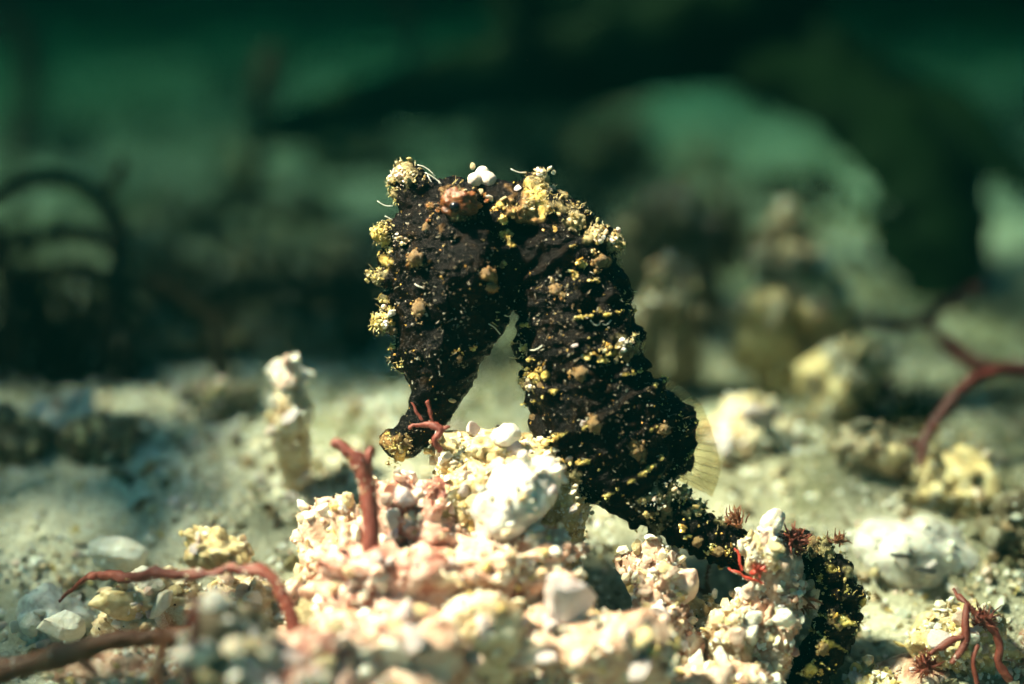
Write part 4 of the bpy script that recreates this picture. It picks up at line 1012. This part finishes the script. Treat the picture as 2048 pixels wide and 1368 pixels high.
# arching black stems at left
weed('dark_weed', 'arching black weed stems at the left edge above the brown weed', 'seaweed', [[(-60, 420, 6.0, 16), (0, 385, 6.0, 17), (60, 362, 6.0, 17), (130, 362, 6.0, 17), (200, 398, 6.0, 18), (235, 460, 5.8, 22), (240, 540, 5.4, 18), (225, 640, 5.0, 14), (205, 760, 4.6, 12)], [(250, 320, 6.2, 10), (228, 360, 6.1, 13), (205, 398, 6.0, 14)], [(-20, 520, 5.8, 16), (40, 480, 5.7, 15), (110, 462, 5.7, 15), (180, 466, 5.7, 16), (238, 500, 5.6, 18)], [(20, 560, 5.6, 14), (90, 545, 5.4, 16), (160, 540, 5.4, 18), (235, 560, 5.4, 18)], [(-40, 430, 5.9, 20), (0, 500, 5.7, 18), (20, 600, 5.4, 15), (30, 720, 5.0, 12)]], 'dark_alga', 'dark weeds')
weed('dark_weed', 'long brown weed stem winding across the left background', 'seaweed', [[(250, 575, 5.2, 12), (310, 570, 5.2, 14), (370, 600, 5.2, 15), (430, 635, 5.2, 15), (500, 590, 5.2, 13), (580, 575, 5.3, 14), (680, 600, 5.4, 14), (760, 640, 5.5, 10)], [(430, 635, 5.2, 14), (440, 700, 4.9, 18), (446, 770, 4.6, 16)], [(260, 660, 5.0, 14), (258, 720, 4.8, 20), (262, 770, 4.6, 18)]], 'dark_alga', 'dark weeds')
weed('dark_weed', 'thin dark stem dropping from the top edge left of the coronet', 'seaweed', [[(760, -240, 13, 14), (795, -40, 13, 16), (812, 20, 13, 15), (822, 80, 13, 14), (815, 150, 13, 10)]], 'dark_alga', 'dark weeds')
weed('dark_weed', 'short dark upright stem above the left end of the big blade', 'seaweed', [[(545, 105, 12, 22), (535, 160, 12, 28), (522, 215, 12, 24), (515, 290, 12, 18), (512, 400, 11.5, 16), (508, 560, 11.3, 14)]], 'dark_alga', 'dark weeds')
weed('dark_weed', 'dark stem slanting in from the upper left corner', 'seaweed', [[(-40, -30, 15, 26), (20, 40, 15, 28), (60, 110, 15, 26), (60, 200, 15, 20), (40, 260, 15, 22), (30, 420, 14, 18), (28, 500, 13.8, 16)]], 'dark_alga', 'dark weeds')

def bush(label, px, py, dd, w, h, n_, mat, thick=5):
    """A bush of limp strands rooted round one spot of the bed."""
    dd = max(dd, bed_depth(px, py + h * 0.45))
    u = (DIST + dd) / DIST / 200
    c = W(px, py + h * 0.45, dd)
    parts = []
    for k in range(n_):
        x, y = c[0] + np.clip(rng.normal(0, 0.45), -0.9, 0.9) * w * u, c[1] - 0.3 + abs(rng.normal(0, 1.5))
        r0 = np.array([x, y, float(bed_h(np.array([x]), np.array([y]))[0]) - 0.1])
        H = h * u * rng.uniform(0.25, 1.1)
        lean = rng.normal(0, 0.35, 2) * H
        pts = catmull([r0, r0 + [lean[0] * 0.3, lean[1] * 0.3, H * 0.35], r0 + [lean[0] * 0.5 + rng.normal(0, 0.1), lean[1] * 0.6, H * 0.7], r0 + [lean[0] * 1.2, lean[1], H]], 4)
        rr = np.linspace(1, 0.3, len(pts)) * thick * u * rng.uniform(0.5, 1.2)
        parts.append(tube_arrays(pts, rr, rr, 6, ref=np.array([0.31, 0.83, 0.46])))
    V, F = merge(parts)
    o = put('weed_bush', new_mesh('weed_bush', V - c, F), M[mat], None, c)
    return tag(o, label, 'seaweed', 'dark weed bushes')
bush('bushy brown weed left of the face', 680, 610, 6.0, 110, 200, 60, 'dark_alga', 9)
bush('bushy brown weed low behind the winding stem', 540, 640, 6.2, 150, 200, 60, 'dark_alga', 8)
bush('bushy dark weed between arching stems and winding stem', 340, 640, 6.0, 170, 220, 70, 'dark_alga', 9)
bush('dark weed mass at the left edge under the arching stems', 80, 700, 5.6, 180, 260, 80, 'dark_alga', 11)
bush('dark weed high behind the nape', 1160, 300, 11.0, 200, 180, 60, 'dark_alga', 10)
bush('dark weed right of the shoulder in front of the dim mounds', 1430, 470, 7.5, 90, 160, 40, 'dark_alga', 9)
bush('dark weed behind the lower back', 1330, 690, 5.2, 110, 110, 36, 'dark_alga', 8)
bush('dark weed at right below the maroon branch', 1800, 800, 3.6, 110, 120, 40, 'kelp', 8)
bush('dark weed between head and pale rubble in the gap under the chin', 1000, 740, 6.5, 110, 70, 40, 'dark_alga', 8)
bush('dark weed low on the far left behind the spiky white lump', 200, 790, 4.8, 160, 80, 50, 'dark_alga', 7)

# sparse weed tufts scattered over the far bed
parts = []
for k in range(70):
    y0 = rng.uniform(14, 75); x0 = rng.uniform(-0.55, 0.55) * (y0 + 14)
    z0 = float(bed_h(np.array([x0]), np.array([y0]))[0])
    hh = rng.uniform(0.3, 1.4)
    for j in range(16):
        a = rng.uniform(0, 6.28); sp = hh * rng.uniform(0.1, 0.8)
        b0 = np.array([x0 + rng.normal(0, hh * 0.5), y0 + rng.normal(0, hh * 0.5), z0 - 0.15])
        pts = np.array([b0, b0 + [sp * 0.3 * math.cos(a), sp * 0.3 * math.sin(a), hh * 0.5], b0 + [sp * math.cos(a), sp * math.sin(a), hh * rng.uniform(0.6, 1.1)]])
        rr = np.array([0.09, 0.08, 0.03])
        parts.append(tube_arrays(pts, rr, rr, 6, ref=np.array([0.3, 0.9, 0.3])))
o = put('distant_weed', new_mesh('distant_weed', *merge(parts)), M['dark_alga']); o['kind'] = 'stuff'

# dark green blades
def blade(P, ripple=0.15, tw=0.0):
    """P rows: px, py, dd, half width px. A ribbon with a thick midrib and wavy margins."""
    Q = catmull(P, 12)
    pos = np.array([W(*q[:3]) for q in Q])
    hw = Q[:, 3] * (DIST + Q[:, 2]) / DIST / 200
    T = np.gradient(pos, axis=0); T /= np.linalg.norm(T, axis=1)[:, None]
    N = np.cross(T, FWD); N /= np.linalg.norm(N, axis=1)[:, None]
    B = np.cross(N, T)
    V, F, m = [], [], 9
    for i in range(len(pos)):
        for j in range(m):
            t = j / (m - 1) * 2 - 1
            V.append(pos[i] + N[i] * hw[i] * t * (1 + 0.06 * math.sin(i * 0.9 + j)) + B[i] * (ripple * hw[i] * t * t * math.sin(i * 0.55 + (2 if t > 0 else 0)) + 0.25 * hw[i] * t * t + tw * hw[i] * t))
    for i in range(len(pos) - 1):
        for j in range(m - 1):
            F.append((i * m + j, i * m + j + 1, (i + 1) * m + j + 1, (i + 1) * m + j))
    return np.array(V), np.array(F)
frond = bpy.data.objects.new('kelp_frond', None)
COL.objects.link(frond)
fb = W(1945, 640, 9.2)
frond.location = (fb[0], fb[1], float(bed_h(np.array([fb[0]]), np.array([fb[1]]))[0]))
tag(frond, 'large dark green frond sweeping across the upper background', 'seaweed')
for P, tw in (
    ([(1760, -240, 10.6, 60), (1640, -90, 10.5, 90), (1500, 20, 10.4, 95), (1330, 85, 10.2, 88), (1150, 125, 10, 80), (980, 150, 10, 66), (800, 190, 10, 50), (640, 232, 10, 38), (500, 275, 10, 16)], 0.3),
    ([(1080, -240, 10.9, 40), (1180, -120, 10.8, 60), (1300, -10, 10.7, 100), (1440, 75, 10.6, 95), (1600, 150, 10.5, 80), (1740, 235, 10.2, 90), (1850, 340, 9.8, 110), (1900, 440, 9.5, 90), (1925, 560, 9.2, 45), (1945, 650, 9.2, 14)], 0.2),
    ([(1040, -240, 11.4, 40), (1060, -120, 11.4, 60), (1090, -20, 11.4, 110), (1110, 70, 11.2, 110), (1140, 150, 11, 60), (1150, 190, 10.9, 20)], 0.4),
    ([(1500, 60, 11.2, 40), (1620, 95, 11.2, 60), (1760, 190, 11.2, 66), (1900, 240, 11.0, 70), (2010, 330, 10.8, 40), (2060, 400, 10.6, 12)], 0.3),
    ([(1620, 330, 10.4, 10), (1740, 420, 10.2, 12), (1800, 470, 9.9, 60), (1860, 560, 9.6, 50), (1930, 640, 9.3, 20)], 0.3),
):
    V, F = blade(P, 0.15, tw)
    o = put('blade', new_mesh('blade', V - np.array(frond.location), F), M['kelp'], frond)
    md = o.modifiers.new('thickness', 'SOLIDIFY'); md.thickness = 0.05

# unseen blades added overhead to shade the bed around a pool of sun
parts = []
SUN_V = np.array([math.cos(SUN_EL) * math.cos(SUN_AZ), math.cos(SUN_EL) * math.sin(SUN_AZ), math.sin(SUN_EL)])
tries = 0
while len(parts) < 1700 and tries < 50000:
    tries += 1
    gxy = np.array([rng.uniform(-17, 19), rng.uniform(-9, 34)])            # the spot on the bed it shades
    q = gxy - np.array([0.55, 0.0])
    e = math.hypot(q[0] / (2.9 if q[0] > 0 else 2.5), q[1] / (3.3 if q[1] < 0 else (4.4 if q[0] > 0 else 3.2)))
    if q[1] > 10 and 3 < q[0] < 11:
        continue
    far_open = (0.45 if q[0] < 0 else 0.25) if q[1] > 9 else 0.0
    if rng.random() > min(max((e - 0.95) / 0.9, 0), 0.9 if -8 < q[0] < 0 and q[1] < 6 else 1) * (1 - far_open):
        continue
    zc = rng.uniform(4.55, 5.3)
    c = np.array([gxy[0], gxy[1], -2.3]) + SUN_V * ((zc + 2.3) / SUN_V[2])
    a = rng.normal(0.5, 0.7); L = rng.uniform(1.6, 4.2); w = rng.uniform(0.10, 0.30) * (0.7 if e < 1.6 else 1.0)
    n_ = 9
    V_, F_ = [], []
    for i in range(n_):
        t = i / (n_ - 1) - 0.5
        bend = 0.5 * math.sin(t * 3 + a)
        p = c + np.array([math.cos(a), math.sin(a), 0]) * L * t + np.array([-math.sin(a), math.cos(a), 0]) * bend * 0.6 + np.array([0, 0, 0.10 * math.sin(t * 9 + a)])
        p[2] = min(p[2], 5.35)
        hw = w * math.sqrt(max(1 - (2 * t) ** 2, 0.0)) + 0.01
        nn_ = np.array([-math.sin(a), math.cos(a), 0])
        V_ += [p - nn_ * hw, p + np.array([0, 0, -0.03]), p + nn_ * hw]
    for i in range(n_ - 1):
        for j in range(2):
            F_.append((i * 3 + j, i * 3 + j + 1, (i + 1) * 3 + j + 1)); F_.append((i * 3 + j, (i + 1) * 3 + j + 1, (i + 1) * 3 + j))
    parts.append((np.array(V_), np.array(F_)))
o = put('added_shade_blades', new_mesh('added_shade_blades', *merge(parts)), M['kelp']); o['kind'] = 'stuff'
md = o.modifiers.new('thickness', 'SOLIDIFY'); md.thickness = 0.02
# motes drifting in the water
n = 26
P = np.stack([rng.uniform(-5, 5, n), rng.uniform(-3, 7, n), rng.uniform(-1.5, 3, n)], 1)
grains('drifting_motes', P, 0.003 + 0.006 * rng.random(n) ** 3, M['white'])

# ------------------------------------------------------------------ water: one closed box of even green murk
sig_a, sig_s = np.array([0.102, 0.063, 0.069]), np.array([0.00001, 0.00028, 0.00023])
rho = 0.12
colr = sig_s / rho
absr = (1 - np.clip(sig_a / rho / (1 - colr), 0, 1)) ** 2
V = np.array([[x, y, z] for x in (-104, 104) for y in (-26, 174) for z in (-8, 5.6)], float)
F = np.array([(0, 1, 3, 2), (4, 6, 7, 5), (0, 4, 5, 1), (2, 3, 7, 6), (0, 2, 6, 4), (1, 5, 7, 3)])
m = bpy.data.materials.new('green_water')
m.use_nodes = True
nn = m.node_tree.nodes
nn.remove(nn['Principled BSDF'])
pv = nn.new('ShaderNodeVolumePrincipled')
pv.inputs['Color'].default_value = (*colr, 1)
pv.inputs['Absorption Color'].default_value = (*absr, 1)
pv.inputs['Density'].default_value = rho
m.node_tree.links.new(pv.outputs[0], nn['Material Output'].inputs['Volume'])
hz = put('haze', new_mesh('haze', V, F, False), m)
hz['kind'] = 'stuff'
